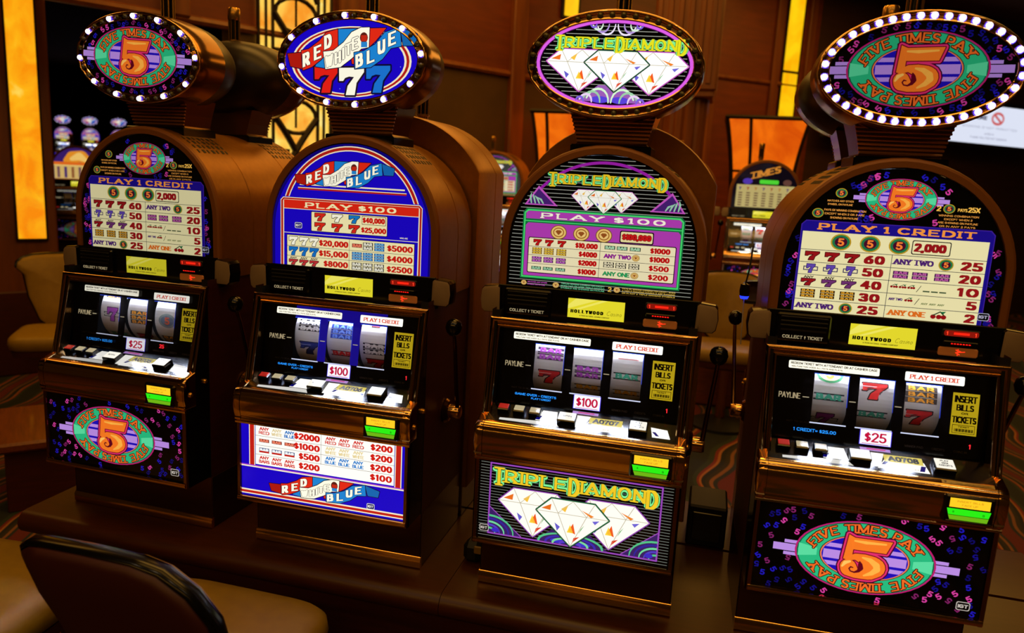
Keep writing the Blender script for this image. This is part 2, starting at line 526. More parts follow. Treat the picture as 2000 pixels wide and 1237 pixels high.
def logo5(a, cx, cy, A, B, L=1, stripes=True, tiny=False):
    if stripes:
        for dy, hh, ext in ((0, .10, 1.32), (.17, .045, 1.16), (-.17, .045, 1.16)):
            a.rect(cx - A * ext, cy + (dy - hh) * B, cx + A * ext, cy + (dy + hh) * B, LAV, L)
    a.ell(cx, cy, A, B, MAG, L + 1); a.ell(cx, cy, A * .975, B * .965, (20, 90, 66), L + 2); a.ell(cx, cy, A * .955, B * .94, GREEN, L + 3)
    for s in (-1, 1):
        a.poly([(cx + s * A * .95, cy + B * .18), (cx + s * A * .68, cy + B * .1), (cx + s * A * .68, cy - B * .1), (cx + s * A * .95, cy - B * .18)], (90, 220, 160), L + 4)
    a.ell(cx, cy, A * .645, B * .615, (60, 10, 50), L + 5); a.ell(cx, cy, A * .632, B * .598, (240, 130, 70), L + 6); a.ell(cx, cy, A * .612, B * .575, BLUE, L + 7)
    for dy, hh in ((0.0, .13), (.27, .06), (-.27, .06)):
        y0, y1 = (dy - hh) * B * .93, (dy + hh) * B * .93
        x = [A * .603 * math.sqrt(max(0, 1 - (q / (B * .566)) ** 2)) for q in (y0, y1)]
        a.poly([(cx - x[0], cy + y0), (cx + x[0], cy + y0), (cx + x[1], cy + y1), (cx - x[1], cy + y1)], LAV, L + 8)
    s = 'FIVE TIMES PAY '
    ra, rb = A * .725, B * .675
    h = B * .135 + A * .068
    # table of arc length along the inner text ellipse, clockwise from the left end
    N = 720
    tab = [0.0]
    P = lambda t: (ra * math.cos(PI - t), rb * math.sin(PI - t))
    for i in range(N):
        p, q = P(2 * PI * i / N), P(2 * PI * (i + 1) / N)
        tab.append(tab[-1] + math.hypot(q[0] - p[0], q[1] - p[1]))
    tot = tab[-1]
    adv = [(.42 if ch == ' ' else G[ch][0] + .24) for ch in s]
    xs = (tot / 2 * .93) / (sum(adv) * h)
    for half in (0, 1):
        pos = tot / 2 * half + tot / 2 * .045
        for ch, ad in zip(s, adv):
            if ch != ' ':
                mid = pos + G[ch][0] * xs * h / 2
                i = max(0, min(N - 1, next((k for k in range(N) if tab[k + 1] > mid), N - 1)))
                t = 2 * PI * (i + .5) / N
                p, p2 = P(t), P(t + .01)
                d = (p2[0] - p[0], p2[1] - p[1]); dl = math.hypot(*d); d = (d[0] / dl, d[1] / dl); nrm = (-d[1], d[0])
                k = math.hypot(p[0] * nrm[0] / max(1e-9, 1), 0) * 0
                f = lambda u, v, p=p, d=d, nrm=nrm: (cx + p[0] + d[0] * u + nrm[0] * v, cy + p[1] + d[1] * u + nrm[1] * v)
                a.text(ch, -G[ch][0] * xs * h / 2, 0, h, (240, 106, 36), L + 9, xs=xs, px=.088, py=.065, serif=not tiny, out=None if tiny else (.10, (56, 10, 12)), f=f, square=True)
            pos += ad * xs * h
    five_big(a, cx - A * .01, cy - B * .575, B * 1.2, L + 12)


def sprinkle5(a, pts, h, L=1):
    """small pink and blue fives strewn on the black glass"""
    for i, (x, y) in enumerate(pts):
        c = ((206, 60, 150), (20, 14, 120), (30, 22, 170), (120, 30, 90), (16, 10, 90))[i % 5]
        ang = rnd.uniform(-.9, .9) + (PI if rnd.random() < .3 else 0)
        cs, sn = math.cos(ang), math.sin(ang)
        f = lambda u, v, x=x, y=y, cs=cs, sn=sn: (x + u * cs - v * sn, y + u * sn + v * cs)
        a.text('5', -.27 * h, -.5 * h, h, c, L, px=.12, py=.10, f=f, square=False)


SEV = [(-.5, 1), (.5, 1), (.5, .84), (.2, .45), (.12, 0), (-.24, 0), (-.16, .34), (.1, .66), (-.1, .68), (-.26, .63), (-.34, .52), (-.5, .52)]


def seven(a, cx, cy, w, h, c, L=1, out=None, ow=.07, slant=0.0):
    P = [(cx + x * w + slant * y * h, cy + (y - .5) * h) for x, y in SEV]
    if out:
        a.stroke(P, ow * w, ow * w, out, L, True)
        L += 1
    a.poly(P, c, L)


def barplate(a, cx, cy, w, h, n, plate, c, L=1):
    """n stacked BAR plates in a box w x h"""
    hh = h / n
    for i in range(n):
        y = cy + h / 2 - (i + .5) * hh
        a.rect(cx - w / 2, y - hh * .46, cx + w / 2, y + hh * .46, plate, L)
        a.text('BAR', cx, y - hh * .36, hh * .72, c, L + 1, px=.19, py=.105, gap=.34, align='c', w=w * .76)


def coin5(a, cx, cy, r, L=1):
    a.ell(cx, cy, r, r * .86, (190, 150, 30), L, 20); a.ell(cx, cy, r * .86, r * .73, (30, 120, 70), L + 1, 20); a.ell(cx, cy, r * .62, r * .52, (70, 10, 40), L + 2, 16)
    a.text('5', cx, cy - r * .4, r * .8, (250, 130, 50), L + 3, px=.13, py=.1, align='c', square=False)


def coin_gold(a, cx, cy, r, L=1):
    a.ell(cx, cy, r, r * .86, (120, 80, 20), L, 22); a.ell(cx, cy, r * .9, r * .77, (236, 196, 110), L + 1, 22); a.ell(cx, cy, r * .68, r * .58, (160, 96, 30), L + 2, 18); a.ell(cx, cy, r * .56, r * .46, (240, 200, 120), L + 3, 18)
    a.poly([(cx - r * .4, cy + r * .08), (cx - r * .2, cy + r * .26), (cx + r * .2, cy + r * .26), (cx + r * .4, cy + r * .08), (cx, cy - r * .34)], (150, 80, 30), L + 4)


def cherries(a, cx, cy, w, L=1):
    for dx in (-.3, .05, .34):
        a.ell(cx + dx * w, cy - .05 * w, .17 * w, .15 * w, (150, 14, 20), L, 12)
    a.stroke([(cx - .3 * w, cy + .05 * w), (cx + .1 * w, cy + .3 * w), (cx + .34 * w, cy + .08 * w)], .035 * w, .035 * w, (20, 60, 30), L + 1)
    a.poly([(cx + .1 * w, cy + .3 * w), (cx + .45 * w, cy + .34 * w), (cx + .3 * w, cy + .16 * w)], (20, 110, 60), L + 1)


def maker_mark(a, x, y, w, L, c=(190, 180, 170), bg=K):
    a.rrect(x - w / 2, y - w * .36, x + w / 2, y + w * .36, w * .16, c, L); a.rrect(x - w * .44, y - w * .3, x + w * .44, y + w * .3, w * .14, bg, L + 1)
    a.text('IGT', x, y - w * .15, w * .3, c, L + 2, px=.14, py=.1, align='c', w=w * .66)


def diamond(a, cx, cy, w, h, edge, L=1, tone=(255, 252, 240)):
    P = [(cx - .30 * w, cy + .5 * h), (cx + .30 * w, cy + .5 * h), (cx + .5 * w, cy + .2 * h), (cx, cy - .5 * h), (cx - .5 * w, cy + .2 * h)]
    a.stroke(P, .022 * w, .022 * w, (30, 10, 40), L, True); a.stroke(P, .014 * w, .014 * w, edge, L + 1, True)
    a.poly(P, tone, L + 2)
    g = (186, 176, 150)
    for q in ([(-.5, .2), (.5, .2)], [(-.3, .5), (-.2, .2), (0, -.5)], [(.3, .5), (.2, .2), (0, -.5)], [(-.2, .2), (0, .5), (.2, .2)]):
        a.stroke([(cx + x * w, cy + y * h) for x, y in q], .004 * w, .004 * w, g, L + 3)
    for q, c in (([(-.44, .26), (-.30, .38), (-.31, .24)], (230, 110, 30)), ([(-.16, .30), (-.06, .42), (-.1, .24)], (245, 190, 60)), ([(.12, .34), (.3, .24), (.26, .2)], (236, 130, 40)),
                 ([(.02, .02), (-.04, -.16), (.06, -.22)], (236, 90, 30)), ([(-.02, -.02), (-.06, -.2), (.03, -.2)], (250, 210, 60)), ([(.18, .02), (.1, -.2), (.13, -.08)], (90, 170, 90)),
                 ([(.04, -.3), (.12, -.26), (.02, -.42)], (220, 60, 30)), ([(-.24, -.02), (-.2, -.2), (-.16, -.1)], (100, 90, 200)), ([(.32, .06), (.38, .16), (.28, .13)], (110, 100, 210))):
        a.poly([(cx + x * w, cy + y * h) for x, y in q], c, L + 3)


def triple_title(a, x0, x1, y, h, L, c=(236, 196, 36)):
    """TRIPLE DIAMOND with large initials (and a large closing D), yellow with green outline"""
    W = x1 - x0
    H = h * 1.42
    yb = y - h * .30
    for big, rest, xx, ww, end in (('T', 'RIPLE', x0, W * .445, ''), ('D', 'IAMON', x0 + W * .475, W * .525, 'D')):
        wb = a.width('T' if big == 'T' else 'D', H, .62)
        for ow, oc, l in ((.15, (16, 80, 44), L), (.105, (130, 244, 150), L + 1), (.038, (26, 70, 20), L + 2), (0, c, L + 3)):
            sq = ow == 0
            a.text(big, xx, yb, H, oc, l, xs=.62, px=.085 + ow * .72, py=.05 + ow * .72, serif=True, square=sq)
            a.text(rest, xx + wb + h * .26, y, h, oc, l, px=.095 + ow, py=.055 + ow, gap=.30, serif=True, w=ww - wb - h * .26 - (wb + h * .24 if end else 0), square=sq)
            if end:
                a.text(end, xx + ww - wb, yb - h * .04, H, oc, l, xs=.62, px=.085 + ow * .72, py=.05 + ow * .72, serif=True, square=sq)


def scroll(a, cx, cy, w, h, L, flip=1):
    """green and violet leaf scrolls"""
    for s in (-1, 1):
        for k, c in ((1.0, (150, 220, 150)), (.68, (90, 190, 130)), (.36, (120, 60, 190))):
            pts = [(cx + s * w * (.06 + .44 * k * math.sin(t)), cy + flip * h * (k * math.cos(t) * .9 - .35), .05 * h * (1.6 - t * .6)) for t in [i * PI / 14 for i in range(8)]]
            a.taper([(p[0], p[1], max(.0006, p[2])) for p in pts], c, L)


def pinstripes(a, x0, x1, y0, y1, n, L, lim=None, c=(150, 150, 140)):
    for i in range(n):
        y = y0 + (y1 - y0) * (i + .5) / n
        l, r = lim(y) if lim else (x0, x1)
        if r > l:
            t = (y1 - y0) / n * .085
            a.rect(l, y - t, r, y + t, c, L)


RIBX, RIBY = (275, 830), (285, 105)


def rwb_ribbon(a, x0, x1, z0, z1, L, bad=True):
    """the wavy three-colour ribbon with its lettering, fitted to a box"""
    def M(p):
        return (x0 + (p[0] - 275) / 555 * (x1 - x0), z0 + (285 - p[1]) / 185 * (z1 - z0))
    ln = (x1 - x0) / 555
    R1, B1, W1 = (222, 40, 20), (26, 128, 205), (255, 250, 225)

    def q(pts, c, l, o=True):
        P = [M(p) for p in pts]
        if o:
            a.stroke(P, ln * 3, ln * 3, (20, 8, 40), l, True)
        a.poly(P, c, l + 1)
    q([(500, 112), (585, 112), (560, 190), (500, 190)], B1, L)
    q([(425, 215), (470, 190), (440, 275), (400, 268)], B1, L)
    q([(632, 112), (705, 112), (660, 165), (632, 190)], R1, L)
    q([(552, 190), (600, 200), (592, 262), (560, 258)], R1, L)
    q([(278, 212), (340, 208), (352, 280), (290, 266)], (170, 24, 14), L)
    q([(762, 112), (832, 140), (826, 186), (776, 186)], (20, 100, 170), L)
    q([(340, 200), (372, 194), (420, 160), (450, 126), (500, 112), (500, 196), (455, 206), (425, 240), (385, 270), (345, 284)], R1, L + 2)
    q([(437, 206), (480, 202), (525, 168), (560, 126), (600, 108), (636, 108), (632, 190), (600, 196), (560, 235), (510, 272), (445, 280)], W1, L + 4)
    q([(570, 212), (610, 206), (660, 178), (700, 130), (762, 110), (768, 188), (725, 196), (690, 240), (640, 274), (572, 280)], B1, L + 6)

    def word(s, pts, h, c, l, ox):
        for ch, (px_, py_) in zip(s, pts):
            f = lambda u, v, px_=px_, py_=py_: M((px_ + u * 1.0, py_ - v - u * .40))
            lw = {'I': 1, 'W': 25, 'H': 18, 'T': 19}.get(ch, 17 if len(s) > 4 else 21)
            a.text(ch, -lw / 2, 0, h, c, l, xs=.62, px=.105, py=.08, out=(.05, ox), f=f, w=lw if ch != 'I' else None)
    word('RED', [(362, 266), (412, 238), (458, 192)], 58, (255, 250, 225), L + 8, (60, 10, 20))
    word('WHITE', [(462, 270), (500, 257), (524, 240), (546, 222), (574, 198)], 50, (255, 250, 225), L + 8, (60, 50, 60))
    word('BLUE', [(592, 272), (640, 256), (686, 218), (730, 184)], 56, (255, 250, 225), L + 8, (10, 30, 90))
    if bad:
        a.ell(*M((612, 150)), ln * 17, ln * 20, (90, 30, 20), L + 8, 14)
        a.rect(*M((600, 165)), *M((626, 140)), (190, 40, 20), L + 9)
        a.rect(*M((600, 190)), *M((626, 168)), (40, 130, 200), L + 9)


# ------------------------------------------------------------------ the slot machine, part by part (local z = 0 on the bench)
ARCH_R, ARCH_ZC = 0.255, 0.906


def arch_path(r, zc, z0, n=28):
    return [(-r, z0)] + [(r * math.cos(PI - PI * i / n), zc + r * math.sin(PI * i / n)) for i in range(n + 1)] + [(r, z0)]


def hood_mesh():
    b = MB()
    for (r0, y0, r1, y1, mt) in ((.2335, .050, .247, .050, RIM), (.247, .050, .2525, .053, RIM), (.2525, .053, .255, .060, RIM), (.255, .060, .255, .205, HOOD), (.255, .205, .2535, .2065, HOOD), (.2535, .2065, .2535, .2095, HOOD), (.2535, .2095, .255, .211, HOOD), (.255, .211, .255, .330, HOOD), (.2335, .050, .2335, .062, RIM)):
        A = [(x, y0, z) for x, z in arch_path(r0, ARCH_ZC, .742)]
        B = [(x, y1, z) for x, z in arch_path(r1, ARCH_ZC, .742)]
        b.grid([A, B], mt)
    pts = [(x, .328, z) for x, z in arch_path(.2545, ARCH_ZC, .742)]
    b.face(pts[::-1], HOOD)
    return b.mesh('hood', True, 50)


def big_hood_mesh():
    """taller rear cabinet: arch of radius .30 cut by flat sides, with a chamfered far edge"""
    b = MB()

    def path(d):
        R, w, zc = .30 - d, .266 - d, .94
        a0 = math.acos(w / R)
        return [(-w, .10)] + [(R * math.cos(PI - a0 - (PI - 2 * a0) * i / 26), zc + R * math.sin(a0 + (PI - 2 * a0) * i / 26)) for i in range(27)] + [(w, .10)]
    rows = [[(x, y, z) for x, z in path(d)] for d, y in ((.012, .05), (0, .062), (0, .15), (.004, .152), (.004, .156), (0, .158), (0, .318), (.003, .326))]
    b.grid(rows, HOOD)
    b.face([(x, .326, z) for x, z in path(.003)][::-1], HOOD)
    b.face([(x, .052, z) for x, z in path(.012)], BLACK)
    return b.mesh('rear_hood', True, 40)


def vent_mesh(side):
    b = MB()
    for r in range(4):
        for c in range(7):
            y = .078 + c * .0205
            th = math.radians(27 + r * 4.6) * side
            ux, uz = math.sin(th), math.cos(th)
            tx, tz = math.cos(th), -math.sin(th)
            p = lambda s, yy, h: ((ARCH_R + h) * ux + tx * s, yy, ARCH_ZC + (ARCH_R + h) * uz + tz * s)
            w = .0065
            for h in (.0006,):
                b.face([p(-w, y, h), p(w, y, h), p(w, y + .006 + .004 * (c % 2), h), p(-w, y + .006 + .004 * (c % 2), h)], MATTE)
                b.face([p(-w, y, h), p(w, y, h), p(w, y, -.002), p(-w, y, -.002)], MATTE)
    return b.mesh('vent_grille')


def cabinet_mesh():
    b = MB()
    x = .2515
    for s in (-1, 1):
        b.face([(s * x, 0, 0.02), (s * x, .33, 0.02), (s * x, .33, .745), (s * x, 0, .745)], SIDE)
        b.face([(s * (x - .02), 0, 0.02), (s * (x - .02), .33, 0.02), (s * (x - .02), .33, .745), (s * (x - .02), 0, .745)], MATTE)
        b.face([(s * x, 0, .16), (s * (x - .02), 0, .16), (s * (x - .02), 0, .745), (s * x, 0, .745)], MATTE)
    b.face([(-x, .329, .02), (x, .329, .02), (x, .329, .745), (-x, .329, .745)], SIDE)
    b.face([(-x, 0, .162), (x, 0, .162), (x, .329, .162), (-x, .329, .162)], MATTE)
    b.face([(-x, .2, .162), (x, .2, .162), (x, .2, .9), (-x, .2, .9)], MATTE)
    return b.mesh('cabinet')


def plinth_mesh():
    b = MB()
    b.box(-.2523, .2523, 0.0, .325, .0, .162, PLINTH, .003)
    return b.mesh('plinth')


def plinth_trim_mesh():
    b = MB()
    b.prism([(-.006, .004), (-.001, .0), (.006, .0), (.006, .034), (-.001, .034), (-.006, .026)], -.2535, .2535, CHROME)
    return b.mesh('trim_strip', True)


DOOR = [(0.0, .722), (-.0596, .4896), (-.092, .474), (-.094, .395), (-.093, .164), (0.0, .164)]


def door_side_mesh(s):
    b = MB()
    b.prism(DOOR, s * .2365, s * .2505, BLACK)
    return b.mesh('door_side')


def door_back_mesh():
    b = MB()
    b.box(-.237, .237, -.088, -.0, .166, .392, MATTE)
    return b.mesh('belly_box')


def stud_mesh():
    b = MB()
    b.lathe([(.0001, .010), (.005, .009), (.0075, .005), (.008, 0)], GOLD, 12, axis='x')
    return b.mesh('lock')


def bezel_mesh():
    b = MB()
    TL, TR, BL, BR = Vector((-.25, 0, .722)), Vector((.25, 0, .722)), Vector((-.2445, -.0596, .4896)), Vector((.2445, -.0596, .4896))
    b.tube([BL, TL, TR, BR], .0058, CHROME, 10)
    nrm = Vector((0, -.968, .25)).normalized()

    def ins(d, h):
        P = [BL + Vector((d, 0, 0)), TL + Vector((d, 0, 0)) + (BL - TL).normalized() * d, TR + Vector((-d, 0, 0)) + (BR - TR).normalized() * d, BR + Vector((-d, 0, 0))]
        return [p + nrm * h for p in P]
    prof = [(.003, .004), (.007, -.001), (.013, -.003), (.016, -.001)]
    b.grid([ins(d, h) for d, h in prof], CHROME)
    b.tube(ins(.0175, .0), .0030, CHROME, 8)
    b.grid([ins(.0185, -.001), ins(.0195, -.03)], STEEL)
    return b.mesh('reel_bezel', True, 45)


BUMP = [(-.086, .484), (-.094, .4815), (-.101, .4765), (-.105, .470), (-.1045, .466), (-.1065, .463), (-.1085, .455), (-.1095, .44), (-.1085, .424), (-.1055, .410), (-.1035, .404), (-.1055, .401), (-.1045, .396), (-.098, .394)]


def bumper_mesh():
    b = MB()
    b.grid([[(-.2315, y, z) for y, z in BUMP], [(.2315, y, z) for y, z in BUMP]], CHROME)
    b.face([(-.2315, -.086, .484), (.2315, -.086, .484), (.2315, -.086, .394), (-.2315, -.086, .394)], MATTE)
    return b.mesh('bumper', True, 60)


def bumper_end_mesh(s):
    b = MB()
    P = [(y - .0012, z + .0006) for y, z in BUMP] + [(-.0585, .394), (-.0585, .494)]
    rows = []
    for x, k in ((.2325, 1.0), (.2345, 1.0), (.2485, 1.0), (.2515, .97), (.253, .92)):
        rows.append([(s * x, -.08 + (y + .08) * k, .44 + (z - .44) * k) for y, z in P])
    b.grid(rows, CHROME, True, True, True)
    return b.mesh('bumper_end', True, 40)


def belly_frame_mesh():
    b = MB()
    y = -.0965
    b.prism([(y - .001, .3835), (y - .006, .386), (y - .007, .391), (y - .004, .3945), (y + .01, .3945), (y + .01, .3835)], -.2505, .2505, CHROME)
    b.prism([(y, .180), (y - .007, .1785), (y - .0095, .173), (y - .008, .167), (y - .001, .1635), (y + .012, .1635), (y + .012, .180)], -.2455, .2455, CHROME)
    for s in (-1, 1):
        b.prism([(s * .2375, y), (s * .2385, y - .004), (s * .2465, y - .004), (s * .2505, y + .002), (s * .2505, y + .01), (s * .2375, y + .01)], .164, .392, STEEL, 'z')
    return b.mesh('belly_frame', True, 40)


def strip_mesh():
    b = MB()
    b.box(-.2515, .2515, .0485, .075, .716, .803, BLACK, .002)
    return b.mesh('display_strip')


def printer_mesh():
    b = MB()
    b.box(-.232, -.112, .036, .05, .727, .797, BLACK, .004)
    for k in range(3):
        b.box(-.224, -.12, .0335, .037, .766 + k * .010, .770 + k * .010, MATTE, .001)
    b.box(-.222, -.122, .034, .0365, .756, .760, MATTE)
    a = Art(flat(.0358), ink, .0002)
    a.text('COLLECT ^ TICKET', -.172, .738, .0075, em((190, 170, 130), .7), 1, px=.09, py=.08, align='c', w=.088)
    b2 = a.mb
    n = len(b.v)
    off = [b.slot(mt) for mt in b2.mats]
    b.v += b2.v
    b.f += [tuple(i + n for i in f) for f in b2.f]; b.mi += [off[i] for i in b2.mi]
    return b.mesh('ticket_printer')


def pod_mesh(s):
    b = MB()
    P = [(.2425, .735), (.247, .7285), (.286, .7285), (.2935, .736), (.2975, .762), (.2945, .789), (.288, .7965), (.25, .8005), (.2445, .796)]
    rows = []
    cx, cz = .269, .764
    for k, y in ((.80, .0385), (.93, .040), (1.0, .046), (1.0, .085)):
        rows.append([(s * (cx + (x - cx) * k), y, cz + (z - cz) * k) for x, z in P])
    b.grid(rows[1:], BLACK, True)
    b.grid(rows[:2], POD, True, True)
    return b.mesh('speaker_pod', True, 30)


def lever_mesh():
    b = MB()
    b.lathe([(.034, .0), (.036, .006), (.030, .014), (.022, .016)], STEEL, 20, (.2515, .16, .408), 'x')
    b.lathe([(.020, .0), (.021, .03), (.018, .036), (.0, .037)], CHROME, 18, (.262, .16, .408), 'x')
    b.tube([(.290, .16, .408), (.296, .12, .50), (.305, .07, .62), (.307, .05, .66)], .0065, STEEL, 10, r2=.005)
    return b.mesh('lever', True)


def knob_mesh():
    b = MB()
    b.lathe([(.0001, -.024), (.012, -.021), (.019, -.013), (.0225, 0), (.019, .014), (.012, .0205), (.0001, .024)], BLACK, 16, (.307, .047, .676))
    return b.mesh('lever_knob', True)


def button_mesh(w, d, h, top, name='button'):
    b = MB()
    b.box(-w / 2, w / 2, -d / 2, d / 2, 0, h, BLACK, .002)
    b.box(-w / 2 + .0025, w / 2 - .0025, -d / 2 + .0025, d / 2 - .0025, h - .001, h + .0018, top, .0015)
    return b


def brand_plate_mesh(bright):
    a = Art(flat(.0482), lambda c: em(c, bright), .0002)
    x0, x1, z0, z1 = -.069, .073, .7345, .7835
    a.rect(x0 - .003, z0 - .003, x1 + .003, z1 + .003, K, 0)
    a.rect(x0, z0, x1, z1, (226, 214, 44), 1)
    a.poly([(x0 + .02, z1), (x0 + .075, z1), (x0 + .0, z0 + .022), (x0, z1 - .018)], (238, 228, 96), 2)
    a.poly([(x0 + .085, z1), (x0 + .1, z1), (x0 + .03, z0 + .022), (x0 + .018, z0 + .022)], (238, 228, 96), 2)
    for i, ch in enumerate('HOLLYWOOD'):
        a.text(ch, x0 + .011 + i * .0094, z0 + .0125, .0085, (20, 16, 4), 3, xs=.74, px=.19, py=.06, align='c', square=True)
    a.text('Casino', x0 + .098, z0 + .0125, .011, (70, 66, 10), 3, px=.03, py=.03, slant=.3, w=.036, square=False)
    a.text('A PENN NATIONAL GAMING COMPANY', x0 + .068, z0 + .005, .0032, (60, 56, 10), 3, px=.08, py=.08, align='c', w=.075)
    return a.mb.mesh('brand_plate')


def led_mesh():
    b = MB()
    b.box(.122, .201, .043, .05, .772, .7905, MATTE, .003)
    b.box(.125, .197, .036, .05, .7545, .765, BLACK, .002)
    b.box(.120, .202, .044, .05, .729, .749, principled('amber_reader', (150, 84, 30), 0.3, 0.0, (150, 76, 24), .35), .003)
    R = em((255, 30, 10), 1.6)
    a = Art(flat(.0428), lambda c: em(c, 1.6), .0002)
    a.rrect(.126, .775, .197, .788, .005, (110, 14, 6), 0)
    a.text('1', .132, .777, .008, (255, 60, 30), 1, px=.1, py=.1)
    a.rect(.146, .779, .178, .784, (235, 30, 14), 1)
    a.text('1', .190, .777, .008, (255, 60, 30), 1, px=.1, py=.1)
    a2 = Art(flat(.0357), lambda c: em(c, 1.6), .0002)
    for k in range(7):
        a2.rect(.141 + k * .006, .758, .145 + k * .006, .7605, (235, 24, 14), 1)
    a3 = Art(flat(.0437), lambda c: em(c, 1.6), .0002)
    a3.stroke([(.156, .744), (.166, .741), (.156, .738), (.164, .734)], .001, .001, (255, 50, 20), 1)
    a3.stroke([(.160, .746), (.160, .732)], .001, .001, (255, 50, 20), 1)
    a3.stroke([(.160, .739), (.174, .741)], .0009, .0009, (255, 50, 20), 1)
    for q in (a, a2, a3):
        n = len(b.v)
        off = [b.slot(mt) for mt in q.mb.mats]
        b.v += q.mb.v; b.f += [tuple(i + n for i in f) for f in q.mb.f]; b.mi += [off[i] for i in q.mb.mi]
    return b.mesh('player_display')


def MASK(u, v, h):
    return (u, .019 - (.685 - v) * .17 - h, v)


WIN = ((-.138, -.064), (-.040, .033), (.057, .131))
WZ0, WZ1 = .5535, .6640


def mask_mesh(kind, bright, led=None):
    b = Art(MASK, ink, .0002)
    base = BLACK if kind != 'rwb' else em((24, 12, 140), .85)
    xs = [-.232] + [q for w in WIN for q in w] + [.232]
    zs = [.512, WZ0, WZ1, .712]
    for i in range(len(xs) - 1):
        for j in range(3):
            if j == 1 and i in (1, 3, 5):
                continue
            side = i in (0, 6)
            b.rect(xs[i], zs[j], xs[i + 1], zs[j + 1], BLACK if side or j == 0 else base, 0)
    b.text('PAYLINE', -.212, .603, .013, em((176, 158, 122), .8), 1, px=.08, py=.06, w=.046)
    for q in ((-.160, -.146), (-.059, -.045), (.038, .052)):
        b.rect(q[0], .6075, q[1], .6095, em((190, 176, 140), .8), 1)
    lit = lambda c, s: em(c, s * bright)
    b.rrect(-.197, .672, -.001, .6895, .003, lit((255, 250, 228), 1.2), 1)
    b.text('REDEEM TICKET WITH ATTENDANT OR AT CASHIER CAGE', -.192, .6815, .0052, (70, 50, 30), 2, px=.1, py=.09, w=.186)
    b.text('MALFUNCTION VOIDS ALL PAYS AND PLAYS', -.190, .675, .0034, (90, 70, 40), 2, px=.09, py=.08, w=.11)
    b.rrect(.053, .669, .175, .6895, .003, lit((255, 252, 240), 1.2), 1)
    b.text('PLAY 1 CREDIT', .114, .6745, .0095, lit((226, 60, 30), 1.0), 2, px=.12, py=.06, align='c', serif=True, w=.100)
    b.rect(.1545, .562, .2085, .654, lit((222, 190, 30), .62), 1)
    b.text('INSERT', .1815, .633, .0150, K, 2, px=.105, py=.075, align='c', w=.043)
    b.text('BILLS', .1815, .615, .0135, K, 2, px=.105, py=.075, align='c', w=.033)
    b.text('OR', .1815, .607, .0045, K, 2, px=.12, py=.1, align='c', w=.013)
    b.text('TICKETS', .1815, .588, .0145, K, 2, px=.10, py=.075, align='c', w=.047)
    b.rect(.1585, .5655, .2045, .584, K, 2); b.rect(.1595, .5665, .2035, .583, lit((222, 190, 30), .62), 3)
    b.text('TICKET', .1815, .578, .0035, K, 4, px=.12, py=.1, align='c', w=.022)
    for k in range(18):
        b.rect(.163 + k * .0021, .569, .1640 + k * .0021 + .0005 * (k % 3), .5755, K, 4)
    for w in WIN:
        b.rect(w[0] - .002, WZ0 - .0028, w[1] + .003, WZ0, lit((220, 226, 255), .9), 1)  # white strip painted in as the reflection along the window's lower edge
        b.rect(w[0] - .001, WZ1, w[1] + .002, WZ1 + .0018, lit((60, 90, 255), .9), 1)  # blue strips here and below paint in the lit window edges
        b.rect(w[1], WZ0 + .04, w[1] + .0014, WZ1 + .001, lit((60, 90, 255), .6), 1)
    cr = '25' if kind == 'ftp' else '100'
    b.rect(-.030, .5165, .038, .5515, lit((90, 70, 255), .9), 1)
    b.rect(-.0285, .5175, .0365, .5505, lit((250, 248, 255), 1.1), 2)
    b.text('$' + cr, .004, .5235, .0215, lit((200, 14, 60), 1.0), 3, px=.10, py=.07, align='c', w=.043 if cr == '25' else .05, square=False)
    b.rect(-.024, .519, .032, .5205, lit((220, 120, 190), .8), 3)
    bl = lit((40, 150, 255), 1.0)
    if kind == 'ftp':
        b.text('1 CREDIT= $25.00', -.127, .530, .0075, bl, 1, px=.1, py=.09, align='c', w=.092)
    else:
        b.text('GAME OVER - CREDITS', -.127, .533, .0058, bl, 1, px=.12, py=.1, align='c', w=.105)
        b.text('PLAY 1 CREDIT', -.112, .5255, .0048, bl, 1, px=.12, py=.1, align='c', w=.05)
    for s, x in (('WINNER PAID', .085), ('CREDITS', .135), ('COINS IN', .180)):
        b.text(s, x, .522, .005, (70, 64, 58), 1, px=.08, py=.07, align='c', w=.038 if s[0] == 'W' else .026)
    b.text(led or '1', .088 if led else .197, .533, .011 if led else .010, lit((255, 40, 50), 1.5), 1, px=.10, py=.08)
    b.text('NOT TO SCALE', -.165, .549, .004, (60, 52, 44), 1, px=.08, py=.07, align='c', w=.05)
    return b.mb.mesh('reel_mask')


RR, RY, RZ = .088, .108, .6085


